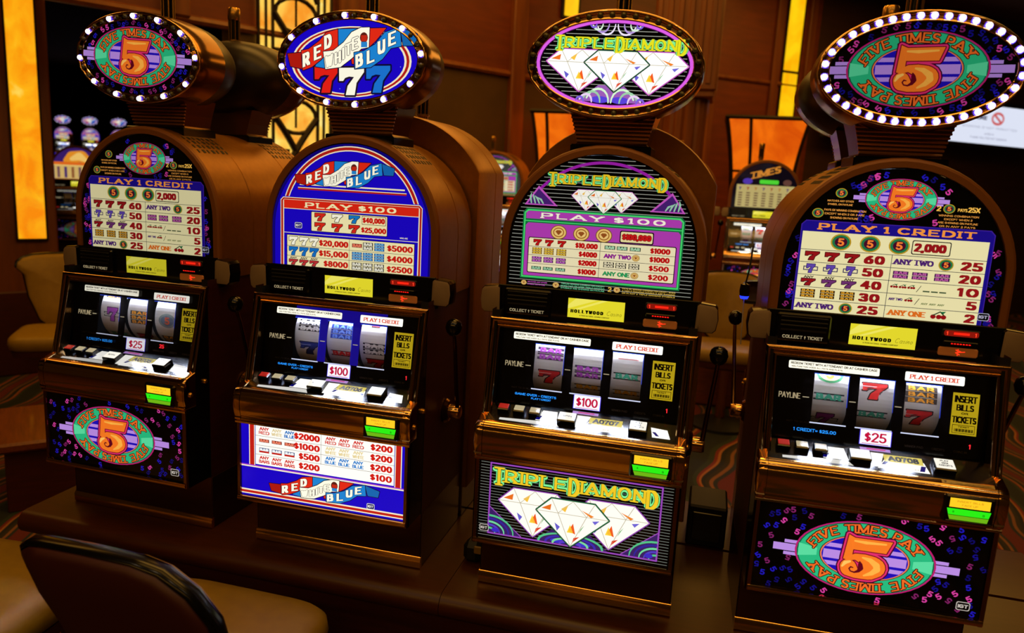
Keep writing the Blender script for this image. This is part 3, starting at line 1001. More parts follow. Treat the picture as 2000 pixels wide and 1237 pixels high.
def reel_mesh(x0, x1, syms):
    """one reel strip wrapped on its drum; syms = [(kind, angle offset along the strip in metres)]"""
    cx = (x0 + x1) / 2
    hw = (x1 - x0) / 2 + .006

    def surf(u, v, h):
        t = v / RR
        return (cx + u, RY - (RR + h) * math.cos(t), RZ + (RR + h) * math.sin(t))
    a = Art(surf, lambda c: ink(c, .45), .0002)
    n = 30
    for i in range(n):
        v0 = -PI / 2 * RR + i * PI * RR / n
        a.rect(-hw, v0, hw, v0 + PI * RR / n, (226, 222, 212), 0)
    w = (x1 - x0)
    for kind, v in syms:
        if kind[0] == '7':
            c, o = {'r': ((206, 30, 24), (40, 26, 20)), 'p': ((150, 60, 150), (30, 20, 30)), 'b': ((40, 52, 120), (20, 20, 40))}[kind[1]]
            if kind[1] == 'p':
                a.rect(-w * .42, v - .007, w * .42, v + .007, (30, 60, 40), 1); a.rect(-w * .38, v - .005, w * .38, v + .005, (200, 196, 180), 2)
                seven(a, 0, v, w * .5, .040, c, 3, o, .06)
            else:
                seven(a, 0, v, w * .72, .037, c, 1, o, .05)
        elif kind[0] == 'B':
            c, p, k = {'o': ((250, 170, 40), (60, 50, 44), 3), 'g': ((70, 180, 140), (26, 34, 32), 1), 'k': ((240, 238, 230), (22, 20, 22), 2), 'v': ((190, 80, 200), (56, 40, 64), 2),
                       'u': ((130, 175, 255), (30, 56, 150), 3), 'r': ((220, 40, 36), (40, 26, 26), 1), 'y': ((240, 180, 40), (40, 34, 30), 1)}[kind[1]]
            hh = {1: .019, 2: .033, 3: .040}[k]
            barplate(a, 0, v, w * .9, hh, k, p, c, 1)
        elif kind == '5':
            a.ell(0, v, w * .40, .021, (120, 126, 116), 1, 20); a.ell(0, v, w * .30, .015, (70, 80, 90), 2, 20); a.text('5', 0, v - .011, .022, (214, 90, 50), 3, px=.13, py=.1, align='c', square=False)
        elif kind == '5y':
            a.ell(0, v, w * .40, .021, (60, 150, 90), 1, 20); a.ell(0, v, w * .32, .016, (230, 210, 150), 2, 20); a.text('5', 0, v - .011, .022, (236, 150, 40), 3, px=.13, py=.1, align='c', square=False)
        elif kind == 'box':
            a.rect(-w * .34, v - .012, w * .34, v + .012, (210, 130, 120), 1); a.rect(-w * .30, v - .009, w * .30, v + .004, (226, 220, 205), 2)
    return a.mb.mesh('reel')


def reel_lamp_mesh():
    b = MB()
    b.tube([(-.15, .045, .690), (.14, .045, .690)], .006, principled('reel_lamp', (255, 255, 255), .5, 0, (216, 226, 255), 150.0), 8)
    return b.mesh('reel_lamp')


GLASS = bpy.data.materials.new('clear_glass')
GLASS.use_nodes = True
_nt = GLASS.node_tree
_nt.nodes.clear()
_o = _nt.nodes.new('ShaderNodeOutputMaterial'); _mx = _nt.nodes.new('ShaderNodeMixShader'); _t = _nt.nodes.new('ShaderNodeBsdfTransparent'); _g = _nt.nodes.new('ShaderNodeBsdfGlossy'); _f = _nt.nodes.new('ShaderNodeFresnel')
_f.inputs[0].default_value = 1.45; _g.inputs['Roughness'].default_value = 0.02
_nt.links.new(_f.outputs[0], _mx.inputs[0]); _nt.links.new(_t.outputs[0], _mx.inputs[1]); _nt.links.new(_g.outputs[0], _mx.inputs[2]); _nt.links.new(_mx.outputs[0], _o.inputs[0])


def pane_mesh():
    b = MB()
    b.face([(-.233, MASK(0, .513, .006)[1], .513), (.233, MASK(0, .513, .006)[1], .513), (.233, MASK(0, .713, .006)[1], .713), (-.233, MASK(0, .713, .006)[1], .713)], GLASS)
    return b.mesh('reel_glass')


def DECK(u, v, h):
    """v = distance from the glass toward the player"""
    return (u, -.009 - v * .932 - h * .36, .5125 - v * .362 + h * .932)


def deck_mesh(num, kind, bright):
    a = Art(DECK, ink, .0002)
    a.rect(-.2365, 0, .2365, .086, BLACK, 0)
    lit = lambda c, s: em(c, s * bright)
    W_, B_ = (250, 248, 240), (16, 14, 110)  # white deck areas glow, standing in for reflections of the lit glass
    a.poly([(-.100, .018), (-.064, .018), (-.058, .058), (-.112, .058)], lit(W_, 1.2), 1)
    a.poly([(-.10, .060), (-.06, .060), (-.05, .074), (-.2, .074), (-.2, .066)], lit(W_, .7), 1)
    a.poly([(-.014, .020), (.020, .020), (.006, .066), (-.012, .066)], lit(W_, 1.25), 1)
    a.poly([(.020, .036), (.100, .036), (.106, .070), (.000, .070)], lit(W_, 1.25), 1)
    a.poly([(.024, .036), (.034, .036), (.018, .056), (.010, .056)], lit(B_, 1.0), 2)
    a.poly([(.092, .048), (.102, .048), (.096, .066), (.086, .066)], lit(B_, 1.0), 2)
    a.poly([(-.108, .040), (-.098, .040), (-.102, .056), (-.113, .056)], lit(B_, 1.0), 2)
    if kind != 'ftp' or num == 'A0705':
        a.poly([(.166, .030), (.205, .034), (.214, .066), (.172, .066)], lit(W_, 1.2), 1)
        a.poly([(.170, .046), (.178, .046), (.188, .060), (.180, .060)], lit(B_, 1.0), 2)
    a.rect(.018, .022, .098, .046, lit((226, 208, 96), .95), 3)  # number sticker given its own glow so it shows bright

    def f(u, v):
        return (u, .0425 - v)
    a.text(num, .058, .026, .0165, (26, 20, 8), 4, px=.115, py=.09, align='c', w=.060, f=lambda u, v: (u, .0685 - v))
    a.text('1 CREDIT PLAY', .060, -.022, .004, (150, 120, 60), 2, px=.09, py=.08, align='c', w=.05, f=f)
    a.rect(.124, .0865, .224, .0935, (150, 116, 40), 1)
    a.rect(-.028, .004, .036, .014, lit((196, 150, 230), .8), 1)
    a.rect(-.014, .006, .026, .0095, lit((214, 30, 120), .9), 2)
    return a.mb.mesh('button_deck')


def warn_mesh():
    a = Art(lambda u, v, h: (u, -.0905 - v * .55 - h * .8, .4832 - v * .30 + h * .8), ink, .0006)
    a.rect(.124, -.001, .226, .013, (176, 134, 40), 1)
    a.poly([(.127, .001), (.134, .001), (.1305, .010)][::-1], (90, 60, 14), 2)
    f = lambda u, v: (u, .0095 - v)
    a.text('TILT CABINET DOOR BEFORE OPENING', .139, 0, .0036, (90, 60, 20), 2, px=.08, py=.07, w=.08, f=f)
    a.text('SERVICE BY ATTENDANT ONLY', .139, -.0055 + .0005, .0032, (90, 60, 20), 2, px=.08, py=.07, w=.07, f=f)
    return a.mb.mesh('warning_label')


def bill_mesh():
    b = MB()
    b.box(.128, .226, -.116, -.098, .4015, .4625, BLACK, .004)
    y = .1168
    a = Art(flat(-.1163), lambda c: em(c, 1.15), .0002)
    a.rect(.138, .436, .216, .4565, (250, 196, 34), 1)
    a.text('INSERT BILLS', .177, .448, .0042, (200, 140, 24), 2, px=.09, py=.08, align='c', w=.05)
    a.text('FACE UP', .177, .440, .0042, (200, 140, 24), 2, px=.09, py=.08, align='c', w=.03)
    a.poly([(.134, .433), (.219, .433), (.216, .419), (.138, .419)], (40, 226, 20), 1)
    a.poly([(.138, .418), (.216, .418), (.214, .408), (.142, .408)], (104, 170, 20), 1)
    a.text('B', .204, .422, .005, (20, 120, 10), 2, px=.09, py=.08); a.text('B', .146, .424, .004, (20, 120, 10), 2, px=.09, py=.08)
    n = len(b.v)
    off = [b.slot(mt) for mt in a.mb.mats]
    b.v += a.mb.v; b.f += [tuple(i + n for i in f) for f in a.mb.f]; b.mi += [off[i] for i in a.mb.mi]
    b.box(.132, .222, -.122, -.114, .4045, .4085, BLACK, .0015)
    return b.mesh('bill_acceptor')


# ------------------------------------------------------------------ pay glass, belly glass and topper art
def arch_poly(r, zc, z0, n=36):
    return [(-r, z0)] + [(r * math.cos(PI - PI * i / n), zc + r * math.sin(PI * i / n)) for i in range(n + 1)] + [(r, z0)]


GR, GZC = .2335, .903


def pay_ftp(br):
    a = Art(flat(.056), lambda c: em(c, br))
    a.poly(arch_poly(GR, GZC, .80), K, 0)
    pts = []
    while len(pts) < 46:
        x, z = rnd.uniform(-.22, .22), rnd.uniform(.80, 1.13)
        inside = math.hypot(x, max(0, z - GZC)) < GR - .012
        if inside and not (abs(x) < .203 and z < 1.018) and not ((x / .09) ** 2 + ((z - 1.07) / .055) ** 2 < 1) and not (z < 1.09 and .08 < abs(x) < .19):
            pts.append((x, z))
    sprinkle5(a, pts, .0142, 1)
    logo5(a, .001, 1.0695, .075, .0455, 2, True, False)
    O = (226, 150, 66)
    for x, z in ((-.124, 1.077), (-.169, 1.030)):
        coin5(a, x, z, .0125, 2)
    def para(lines, x, z, w, h):
        for i, (s, k) in enumerate(lines):
            a.text(s, x, z - i * h * 1.85, h, O, 2, px=.09, py=.08, align='c', w=w * k)
    para((('MATCHES ANY OTHER', 1), ('SYMBOL ON PAYLINE', .95)), -.124, 1.057, .055, .0042)
    para((('PAYS 5X WINNING COMBINATION', 1.05), ('EXCEPT WHEN 2 OR 3 ARE', 1), ('SHOWING ON PAYLINE', .7)), -.112, 1.036, .084, .0046)
    a.text('2', .077, 1.049, .012, (250, 190, 80), 2, px=.11, py=.07, serif=True)
    coin5(a, .101, 1.055, .012, 2)
    a.text('PAYS', .119, 1.050, .007, (250, 190, 80), 2, px=.09, py=.07, w=.018); a.text('25X', .140, 1.0495, .011, (250, 190, 80), 2, px=.1, py=.07, w=.022)
    para((('WINNING COMBINATION', 1), ('EXCEPT WHEN 3', .7), ('ARE SHOWING ON PAYLINE', 1), ('OR IN ANY 2 PAYS', .9)), .122, 1.038, .08, .0042)
    a.poly([(-.2015, .80), (-.2015, 1.003), (-.192, 1.013), (.192, 1.013), (.2015, 1.003), (.2015, .80)], (60, 30, 150), 2)
    a.poly([(-.1995, .80), (-.1995, 1.002), (-.191, 1.011), (.191, 1.011), (.1995, 1.002), (.1995, .80)], (26, 12, 130), 3)
    a.text('PLAY 1 CREDIT', 0, .9925, .0150, (245, 150, 60), 4, px=.19, py=.085, gap=.34, align='c', serif=True, w=.322)
    a.rect(-.1965, .801, .192, .9875, CREAM, 4)
    rows = [.946, .917, .888, .859, .830, .801]
    LN = (30, 40, 60)
    for z in rows[:-1]:
        a.rect(-.1965, z - .0006, .192, z + .0006, LN, 5)
    a.rect(-.0012, .801, .0, .946, LN, 5)
    for x in (-.112, -.050, .011):
        coin5(a, x, .9668, .022, 5)
    a.rrect(.037, .950, .117, .982, .004, (20, 16, 20), 5); a.rrect(.039, .952, .115, .980, .003, CREAM, 6)
    a.text('2,000', .045, .9565, .019, DRED, 7, px=.17, py=.075, gap=.30, w=.060)
    for i, n in enumerate(('60', '50', '40', '30', '25')):
        z = rows[i] - .0145
        a.text(n, -.018, z - .0098, .0195, DRED, 5, px=.20, py=.085, gap=.36, align='r', w=.037)
        if i == 0:
            for x in (-.170, -.127, -.084):
                seven(a, x, z, .030, .019, DRED, 5, (60, 6, 10), .05)
        elif i == 1:
            for x in (-.170, -.127, -.084):
                a.rect(x - .016, z - .005, x + .016, z + .005, (40, 30, 90), 5); a.rect(x - .014, z - .003, x + .014, z + .003, CREAM, 6)
                seven(a, x, z, .018, .020, (96, 70, 170), 7, (40, 24, 90), .07)
        elif i == 2:
            for x in (-.172, -.127, -.084):
                seven(a, x, z - .003, .030, .015, DRED if x < -.15 else (110, 50, 110), 5, (50, 10, 40), .05)
                a.text('ANY', x, z + .006, .006, (40, 26, 20), 7, px=.11, py=.09, align='c', w=.02)
        elif i == 3:
            for x in (-.170, -.127, -.084):
                barplate(a, x, z, .032, .020, 3, (60, 36, 10), (226, 160, 40), 5)
        else:
            a.text('ANY TWO', -.192, z - .006, .0125, PURP, 5, px=.15, py=.08, w=.080, serif=True); coin5(a, -.084, z, .0145, 5)
    for i, n in enumerate(('25', '20', '10', '5', '2')):
        z = rows[i] - .0145
        a.text(n, .183, z - .0098, .0195, DRED, 5, px=.20, py=.085, gap=.36, align='r', w=.037 if len(n) > 1 else .014)
        if i == 0:
            a.text('ANY TWO', .005, z - .006, .0125, PURP, 5, px=.15, py=.08, w=.080, serif=True); coin5(a, .112, z, .0155, 5)
        elif i == 1:
            for x in (.022, .062, .108):
                barplate(a, x, z, .032, .017, 2, (70, 24, 80), (190, 90, 160), 5)
        elif i == 2:
            for x in (.012, .030, .048):
                cherries(a, x, z + .002, .017, 5)
            a.stroke([(.060, z - .007), (.068, z + .007)], .0006, .0006, (20, 20, 20), 5)
            for x in (.080, .097, .114):
                a.rect(x - .007, z - .006, x + .007, z - .003, (60, 80, 50), 5)
        elif i == 3:
            a.text('ANY TWO', .005, z - .001, .006, PURP, 5, px=.12, py=.09, w=.028); cherries(a, .046, z + .002, .018, 5)
            a.stroke([(.060, z - .007), (.068, z + .007)], .0006, .0006, (20, 20, 20), 5)
            for x in (.080, .097, .114):
                a.text('ANY', x, z - .006, .0045, (90, 110, 50), 5, px=.1, py=.09, align='c', w=.013)
        else:
            a.text('ANY ONE', .008, z - .006, .0125, (226, 110, 30), 5, px=.15, py=.08, w=.076, serif=True); cherries(a, .112, z, .034, 5)
    maker_mark(a, .203, .822, .024, 7, (170, 168, 190))
    return a.mb.mesh('pay_glass')


def pay_rwb(br):
    a = Art(flat(.056), lambda c: em(c, br))
    a.poly(arch_poly(GR, GZC, .80), RBLUE, 0)
    a.poly(arch_poly(GR, GZC, .80), (14, 4, 110), 0)
    a.poly(arch_poly(GR - .008, GZC, .80), RBLUE, 1)
    Rd, Cr = (176, 28, 20), (240, 226, 190)
    def ringarch(r0, c, L):
        # lettering arch cut flat at z=.995
        zc, k = .925, 1.0
        a0 = math.asin((.990 - zc) / r0) if r0 > .07 else 0
        P = [(r0 * math.cos(a0 + (PI - 2 * a0) * i / 30), zc + r0 * math.sin(a0 + (PI - 2 * a0) * i / 30)) for i in range(31)]
        a.poly(P, c, L)
    ringarch(.2055, Cr, 2); ringarch(.2025, Rd, 3); ringarch(.195, Cr, 4); ringarch(.192, RBLUE, 5)
    P = [(-.150, 1.022), (.155, 1.022), (.155, 1.026), (-.150, 1.026)]
    a.poly(P, Cr, 6); a.rect(-.155, 1.010, .160, 1.0145, Rd, 6); a.rect(-.155, 1.0145, .160, 1.0165, Cr, 6)
    rwb_ribbon(a, -.166, .124, 1.020, 1.094, 7, True)
    a.poly([(-.208, .80), (-.208, .980), (-.200, .988), (.198, .988), (.206, .980), (.206, .80)], Cr, 6)
    a.poly([(-.206, .80), (-.206, .979), (-.199, .986), (.197, .986), (.204, .979), (.204, .80)], Rd, 7)
    a.poly([(-.200, .80), (-.200, .978), (-.197, .982), (.196, .982), (.199, .978), (.199, .80)], Cr, 8)
    a.rect(-.197, .80, .196, .980, RBLUE, 9)
    a.rect(-.197, .9575, .196, .981, (216, 36, 18), 10); a.rect(-.197, .9565, .196, .9582, Cr, 11)
    a.text('PLAY $100', .0, .9622, .0142, CREAM, 11, px=.20, py=.085, gap=.34, align='c', serif=True, w=.26)
    a.rrect(-.115, .8995, .109, .9535, .002, (20, 10, 30), 10); a.rrect(-.1135, .901, .1075, .952, .002, CREAM, 11)
    for j, z in enumerate((.939, .9135)):
        for i, x in enumerate((-.088, -.037, .013)):
            c = ((214, 40, 24), (250, 245, 220), (20, 120, 190))[i] if j == 0 else (214, 40, 24)
            seven(a, x, z, .031, .020, c, 12, (40, 20, 30), .05)
    a.rrect(.035, .9275, .1045, .9505, .002, (40, 10, 20), 12); a.rrect(.0362, .9287, .1033, .9493, .002, CREAM, 13)
    a.text('$40,000', .0695, .932, .0145, (200, 30, 20), 14, px=.17, py=.09, gap=.32, align='c', w=.060, square=False)
    a.text('$25,000', .0695, .906, .0145, (200, 30, 20), 12, px=.17, py=.09, gap=.32, align='c', w=.068, square=False)
    maker_mark(a, -.153, .913, .022, 11, (220, 216, 200), (14, 4, 110))
    a.text('WINS ARE', .145, .897, .004, Cr, 11, px=.08, py=.07, w=.022)
    a.rect(-.197, .891, .196, .8925, Cr, 10)
    a.rect(-.1885, .799, .1875, .8865, (20, 10, 30), 10); a.rect(-.187, .80, .186, .885, CREAM, 11)
    LN = (40, 40, 60)
    for z in (.856, .8285):
        a.rect(-.187, z - .0005, .186, z + .0005, LN, 12)
    a.rect(-.001, .80, .0, .885, LN, 12)
    for i, (s, z) in enumerate((('$20,000', .870), ('$15,000', .842), ('$8000', .8145))):
        a.text(s, -.006, z - .0085, .0165, (200, 30, 20), 12, px=.17, py=.09, gap=.32, align='r', w=.082 if i < 2 else .068, square=False)
        for k, x in enumerate((-.168, -.136, -.105)):
            c = (250, 245, 220) if i == 0 else (20, 110, 190) if i == 1 else (190, 50, 50)
            seven(a, x, z - (.003 if i == 2 else 0), .026, .022 if i < 2 else .014, c, 12, (40, 30, 40) if i != 1 else (10, 40, 110), .055)
            if i == 2:
                a.text('ANY', x, z + .006, .006, (60, 30, 30), 12, px=.11, py=.09, align='c', w=.02)
    for i, (s, z) in enumerate((('$5000', .870), ('$4000', .842), ('$2500', .8145))):
        a.text(s, .180, z - .0085, .0165, (200, 30, 20), 12, px=.17, py=.09, gap=.32, align='r', w=.068, square=False)
        for k, x in enumerate((.022, .054, .087)):
            if i == 2:
                barplate(a, x, z, .029, .021, 2, (30, 26, 28), (230, 226, 205), 12)
            elif i == 1 or k == 2:
                barplate(a, x, z, .029, .022, 3, (20, 70, 140), (110, 180, 220), 12)
            elif k == 1:
                barplate(a, x, z, .029, .021, 2, (30, 26, 28), (230, 226, 205), 12)
            else:
                barplate(a, x, z, .029, .011, 1, (120, 20, 20), (230, 120, 90), 12)
    return a.mb.mesh('pay_glass')


def pay_td(br):
    a = Art(flat(.056), lambda c: em(c, br))
    a.poly(arch_poly(GR, GZC, .80), (10, 9, 12), 0)
    lim = lambda z: (-(GR - .006) * math.cos(math.asin(min(1, max(0, z - GZC) / GR))), (GR - .006) * math.cos(math.asin(min(1, max(0, z - GZC) / GR))))
    pinstripes(a, 0, 0, .805, 1.130, 34, 1, lim)
    # violet arch band
    R0, R1 = .219, .212
    for i in range(24):
        t0, t1 = (math.radians(36 + 108 * k / 24) for k in (i, i + 1))
        a.poly([(R0 * math.cos(t0), GZC + R0 * math.sin(t0)), (R0 * math.cos(t1), GZC + R0 * math.sin(t1)), (R1 * math.cos(t1), GZC + R1 * math.sin(t1)), (R1 * math.cos(t0), GZC + R1 * math.sin(t0))], (150, 30, 160), 2)
    for s in (-1, 1):
        T = [(s * .197, 1.008), (s * .163, 1.056), (s * .113, 1.008)]
        a.poly(T, PINK, 2); a.poly([(s * .190, 1.011), (s * .163, 1.049), (s * .122, 1.011)], (70, 30, 110), 3)
        for k in range(4):
            a.taper([(s * (.150 + k * .010), 1.013, .0016), (s * (.156 + k * .009), 1.022 + k * .002, .0024), (s * (.166 + k * .005), 1.027 + k * .003, .001)], (150, 200, 170), 4)
    diamond(a, -.042, 1.0265, .074, .050, PINK, 3); diamond(a, .045, 1.0265, .074, .050, PINK, 3)
    diamond(a, .002, 1.024, .080, .054, (40, 150, 70), 8)
    triple_title(a, -.136, .146, 1.063, .0250, 12)
    g1, g2 = (20, 110, 60), (70, 220, 110)
    for d, c, L in ((0, g1, 4), (.003, g2, 5), (.0065, g1, 6)):
        a.poly([(-.199 + d, .823 + d), (-.199 + d, .990 - d * .4), (-.190 + d, 1.000 - d), (.190 - d, 1.000 - d), (.199 - d, .990 - d * .4), (.199 - d, .823 + d)], c, L)
    V1 = (176, 60, 176)
    a.poly([(-.191, .974), (-.191, .988), (-.186, .993), (.186, .993), (.191, .988), (.191, .974)], V1, 7)
    a.rect(-.1925, .967, .1925, .9695, g2, 7)
    a.poly([(-.191, .831), (-.191, .957), (-.185, .964), (.185, .964), (.191, .957), (.191, .831)], V1, 7)
    a.text('PLAY $100', 0, .9765, .0135, (250, 240, 220), 8, px=.21, py=.085, gap=.36, align='c', serif=True, w=.30, out=(.05, (80, 10, 80)))
    for x in (-.106, -.049, .007):
        coin_gold(a, x, .944, .0205, 8)
    a.rrect(.046, .929, .128, .959, .004, (10, 8, 10), 8); a.rrect(.0485, .9315, .1255, .9565, .003, (236, 220, 160), 9)
    a.text('$100,000', .087, .937, .0145, (196, 24, 24), 10, px=.17, py=.09, gap=.32, align='c', w=.066, out=(.05, (60, 6, 10)), square=False)
    a.rrect(-.182, .838, .184, .9285, .004, (10, 8, 10), 8); a.rrect(-.180, .840, .182, .9265, .003, (240, 228, 184), 9)
    for z in (.905, .8835, .862):
        a.rect(-.180, z - .0005, .182, z + .0005, (50, 40, 50), 10)
    a.rect(.0, .840, .001, .9265, (50, 40, 50), 10)
    for i, (s, t, z) in enumerate((('$10,000', '$1000', .9155), ('$4000', '$1000', .8945), ('$2000', '$500', .873), ('$1000', '$200', .851))):
        a.text(s, -.008, z - .007, .0135, (190, 20, 20), 10, px=.17, py=.09, gap=.32, align='r', w=.052 if i == 0 else .042, square=False)
        a.text(t, .168, z - .007, .0135, (190, 20, 20), 10, px=.17, py=.09, gap=.32, align='r', w=.044, square=False)
        for x in (-.158, -.128, -.096):
            if i == 0:
                seven(a, x, z, .020, .0145, (190, 20, 20), 10, (60, 6, 10), .05)
            elif i == 1:
                barplate(a, x, z, .025, .0165, 3, (120, 84, 20), (240, 200, 60), 10)
            elif i == 2:
                barplate(a, x, z, .025, .0145, 2, (70, 20, 80), (190, 100, 190), 10)
            else:
                barplate(a, x, z, .025, .009, 1, (16, 50, 36), (150, 200, 160), 10)
        if i in (0, 2):
            for x in (.024, .054, .086):
                barplate(a, x, z, .026, .010 if i == 0 else .014, 1 if i == 0 else 2, (16, 50, 36) if i == 0 else (20, 20, 20), (170, 210, 170) if i == 0 else (240, 228, 190), 10)
        else:
            a.text('ANY TWO' if i == 1 else 'ANY ONE', .012, z - .005, .010, (150, 30, 150) if i == 1 else (40, 160, 90), 10, px=.12, py=.07, w=.064, out=(.05, (50, 10, 60) if i == 1 else (10, 60, 30)))
            coin_gold(a, .089, z, .0095, 10)
    coin_gold(a, -.188, .8115, .0075, 3); a.text('MATCHES ANY OTHER', -.178, .813, .0032, PINK, 3, px=.09, py=.08, w=.05); a.text('SYMBOL ON PAYLINE', -.178, .807, .0032, PINK, 3, px=.09, py=.08, w=.045)
    coin_gold(a, -.105, .8115, .0085, 3)
    for k, s in enumerate(('TRIPLES WINNING COMBINATION EXCEPT', 'WHEN TWO OR MORE TRIPLE DIAMOND', 'SYMBOLS ARE SHOWING ON PAYLINE')):
        a.text(s, -.092, .8155 - k * .0055, .0032, (110, 220, 160), 3, px=.09, py=.08, w=.11)
    a.text('2', .028, .806, .012, (220, 180, 70), 3, px=.1, py=.07); coin_gold(a, .049, .8125, .0085, 3)
    for k, s in enumerate(('PAYS 9X WINNING COMBINATION EXCEPT WHEN', '3 TRIPLE DIAMOND SYMBOLS ARE SHOWING', 'OR IN ANY 2 TRIPLE DIAMOND SYMBOLS')):
        a.text(s, .062, .8155 - k * .0055, .0035, (220, 180, 70), 3, px=.09, py=.08, w=.128)
    return a.mb.mesh('pay_glass')


BX0, BX1, BZ0, BZ1 = -.2385, .2385, .178, .386


def belly_ftp(br):
    a = Art(flat(-.0945), lambda c: em(c, br))
    a.rect(BX0, BZ0, BX1, BZ1, K, 0)
    pts = []
    while len(pts) < 64:
        x, z = rnd.uniform(-.232, .232), rnd.uniform(.184, .380)
        if ((x + .006) / .158) ** 2 + ((z - .281) / .094) ** 2 > 1 and not (abs(z - .281) < .024 and abs(x) < .2) and all(math.hypot(x - p[0], z - p[1]) > .014 for p in pts):
            pts.append((x, z))
    sprinkle5(a, pts, .0142, 1)
    logo5(a, -.006, .281, .1465, .0855, 2)
    maker_mark(a, .205, .204, .028, 5)
    return a.mb.mesh('belly_glass')


def belly_rwb(br):
    a = Art(flat(-.0945), lambda c: em(c, br))
    Rd, Cr = (190, 30, 20), (244, 232, 200)
    a.rect(BX0, BZ0, BX1, BZ1, RBLUE, 0)
    for x0, x1, c, L in ((-.214, -.196, Cr, 1), (-.2115, -.1985, Rd, 2), (.210, .229, Cr, 1), (.2125, .2265, Rd, 2)):
        a.rect(x0, .268, x1, BZ1, c, L)
    W_ = (255, 253, 244)
    a.rect(-.194, .273, .208, BZ1, W_, 1)
    LN = (120, 110, 100)
    for z in (.3545, .328, .3015):
        a.rect(-.194, z - .0005, .208, z + .0005, LN, 2)
    a.rect(.0, .30, .001, BZ1, LN, 2)
    NR = (206, 30, 20)
    for i, (s, t, z) in enumerate((('$2000', '$200', .3695), ('$1000', '$200', .342), ('$500', '$200', .315), ('$200', '$100', .288))):
        a.text(s, -.006, z - .009, .018, NR, 2, px=.17, py=.09, gap=.32, align='r', w=.070 if i < 2 else .056, square=False)
        a.text(t, .200, z - .009, .018, NR, 2, px=.17, py=.09, gap=.32, align='r', w=.056, square=False)
        for k, x in enumerate((-.168, -.130, -.092)):
            if i == 1:
                barplate(a, x, z, .030, .010, 1, (120, 20, 20), (235, 130, 100), 2)
            elif i == 2:
                barplate(a, x, z, .030, .014, 1, (20, 60, 120), (235, 240, 240), 2); a.rect(x - .015, z - .007, x + .015, z - .002, (190, 30, 20), 4)
            else:
                c = (NR, (220, 200, 150), (20, 110, 190))[k] if i == 0 else NR
                a.text('ANY', x, z + .001, .009, c, 2, px=.12, py=.09, align='c', w=.026); a.text(('RED', 'WHITE', 'BLUE')[k] if i == 0 else 'BARS', x, z - .010, .009, c, 2, px=.12, py=.09, align='c', w=.030)
        if i < 3:
            for k, x in enumerate((.028, .067, .107)):
                c = (NR, (226, 206, 150), (20, 120, 200))[i]
                a.text('ANY', x, z + .001, .009, c, 2, px=.12, py=.09, align='c', w=.026); a.text(('RED', 'WHITE', 'BLUE')[i], x, z - .010, .009, c, 2, px=.12, py=.09, align='c', w=.030)
    a.rect(BX0, .263, BX1, .2665, Cr, 3); a.rect(BX0, .2665, BX1, .2695, (160, 60, 200), 3)
    a.rect(BX0, .1945, BX1, .1985, Cr, 3); a.rect(BX0, .1875, BX1, .1945, Rd, 3); a.rect(BX0, .1845, BX1, .1875, Cr, 3)
    rwb_ribbon(a, -.155, .168, .197, .266, 5)
    maker_mark(a, .145, .206, .022, 5, (226, 224, 214), (10, 4, 90))
    return a.mb.mesh('belly_glass')


def belly_td(br):
    a = Art(flat(-.0945), lambda c: em(c, br))
    a.rect(BX0, BZ0, BX1, BZ1, (9, 8, 11), 0)
    pinstripes(a, BX0 + .004, BX1 - .004, .182, .382, 27, 1, None, (120, 124, 116))
    V = (150, 70, 180)
    P = [(-.209, .193), (.209, .193), (.209, .378), (-.209, .378)]
    a.stroke(P, .0026, .0026, (50, 16, 70), 2, True); a.stroke(P, .0018, .0018, V, 3, True)
    for s in (-1, 1):
        T = [(s * .207, .195), (s * .207, .262), (s * .125, .195)]
        a.stroke(T, .0022, .0022, V, 3, True); a.poly(T, (56, 30, 96), 4)
        for k in range(5):
            q = 1 - .19 * k
            a.taper([(s * (.206 - .062 * q * math.cos(t)), .196 + .044 * q * math.sin(t), .0014 + .0012 * math.sin(t)) for t in [i * PI / 16 for i in range(9)]], ((80, 190, 130), (50, 34, 150), (110, 210, 150), (80, 60, 190), (80, 190, 130))[k], 5)
        a.ell(s * .19, .203, .010, .006, (60, 40, 190), 6, 14)
    T = [(-.088, .195), (.092, .195), (.04, .235), (-.04, .235)]
    a.poly(T, (56, 30, 96), 2)
    for s in (-1, 1):
        for k in range(4):
            q = 1 - .24 * k
            a.taper([(s * (.004 + .075 * q * math.sin(t)), .197 + .026 * q * math.cos(t), .0018 + .001 * math.sin(t)) for t in [i * PI / 16 for i in range(9)]], ((80, 190, 130), (60, 40, 170), (120, 210, 150), (90, 60, 190))[k], 5)
    a.ell(-.03, .202, .02, .006, (60, 50, 200), 4, 14); a.ell(.03, .202, .02, .006, (60, 50, 200), 4, 14)
    diamond(a, -.094, .2615, .180, .118, V, 6); diamond(a, .094, .2615, .180, .118, V, 6)
    diamond(a, .001, .252, .176, .116, (30, 110, 60), 11)
    triple_title(a, -.196, .197, .333, .0335, 16)
    maker_mark(a, -.2195, .205, .024, 5)
    return a.mb.mesh('belly_glass')


TA, TB = .187, .1015      # art ellipse of the topper


def TSURF(u, v, h):
    return (u, -.106 - h, v)


def top_ftp(br):
    a = Art(TSURF, lambda c: em(c, br))
    a.ell(0, 0, TA, TB, K, 0, 48)
    pts = []
    while len(pts) < 44:
        x, z = rnd.uniform(-TA, TA), rnd.uniform(-TB, TB)
        if (x / (TA * .94)) ** 2 + (z / (TB * .93)) ** 2 < 1 and ((x + .01) / .152) ** 2 + (z / .088) ** 2 > 1 and not abs(z) < .02 and all(math.hypot(x - p[0], z - p[1]) > .013 for p in pts):
            pts.append((x, z))
    sprinkle5(a, pts, .0142, 1)
    logo5(a, -.008, .001, .1425, .0815, 2)
    return a.mb.mesh('sign_face')


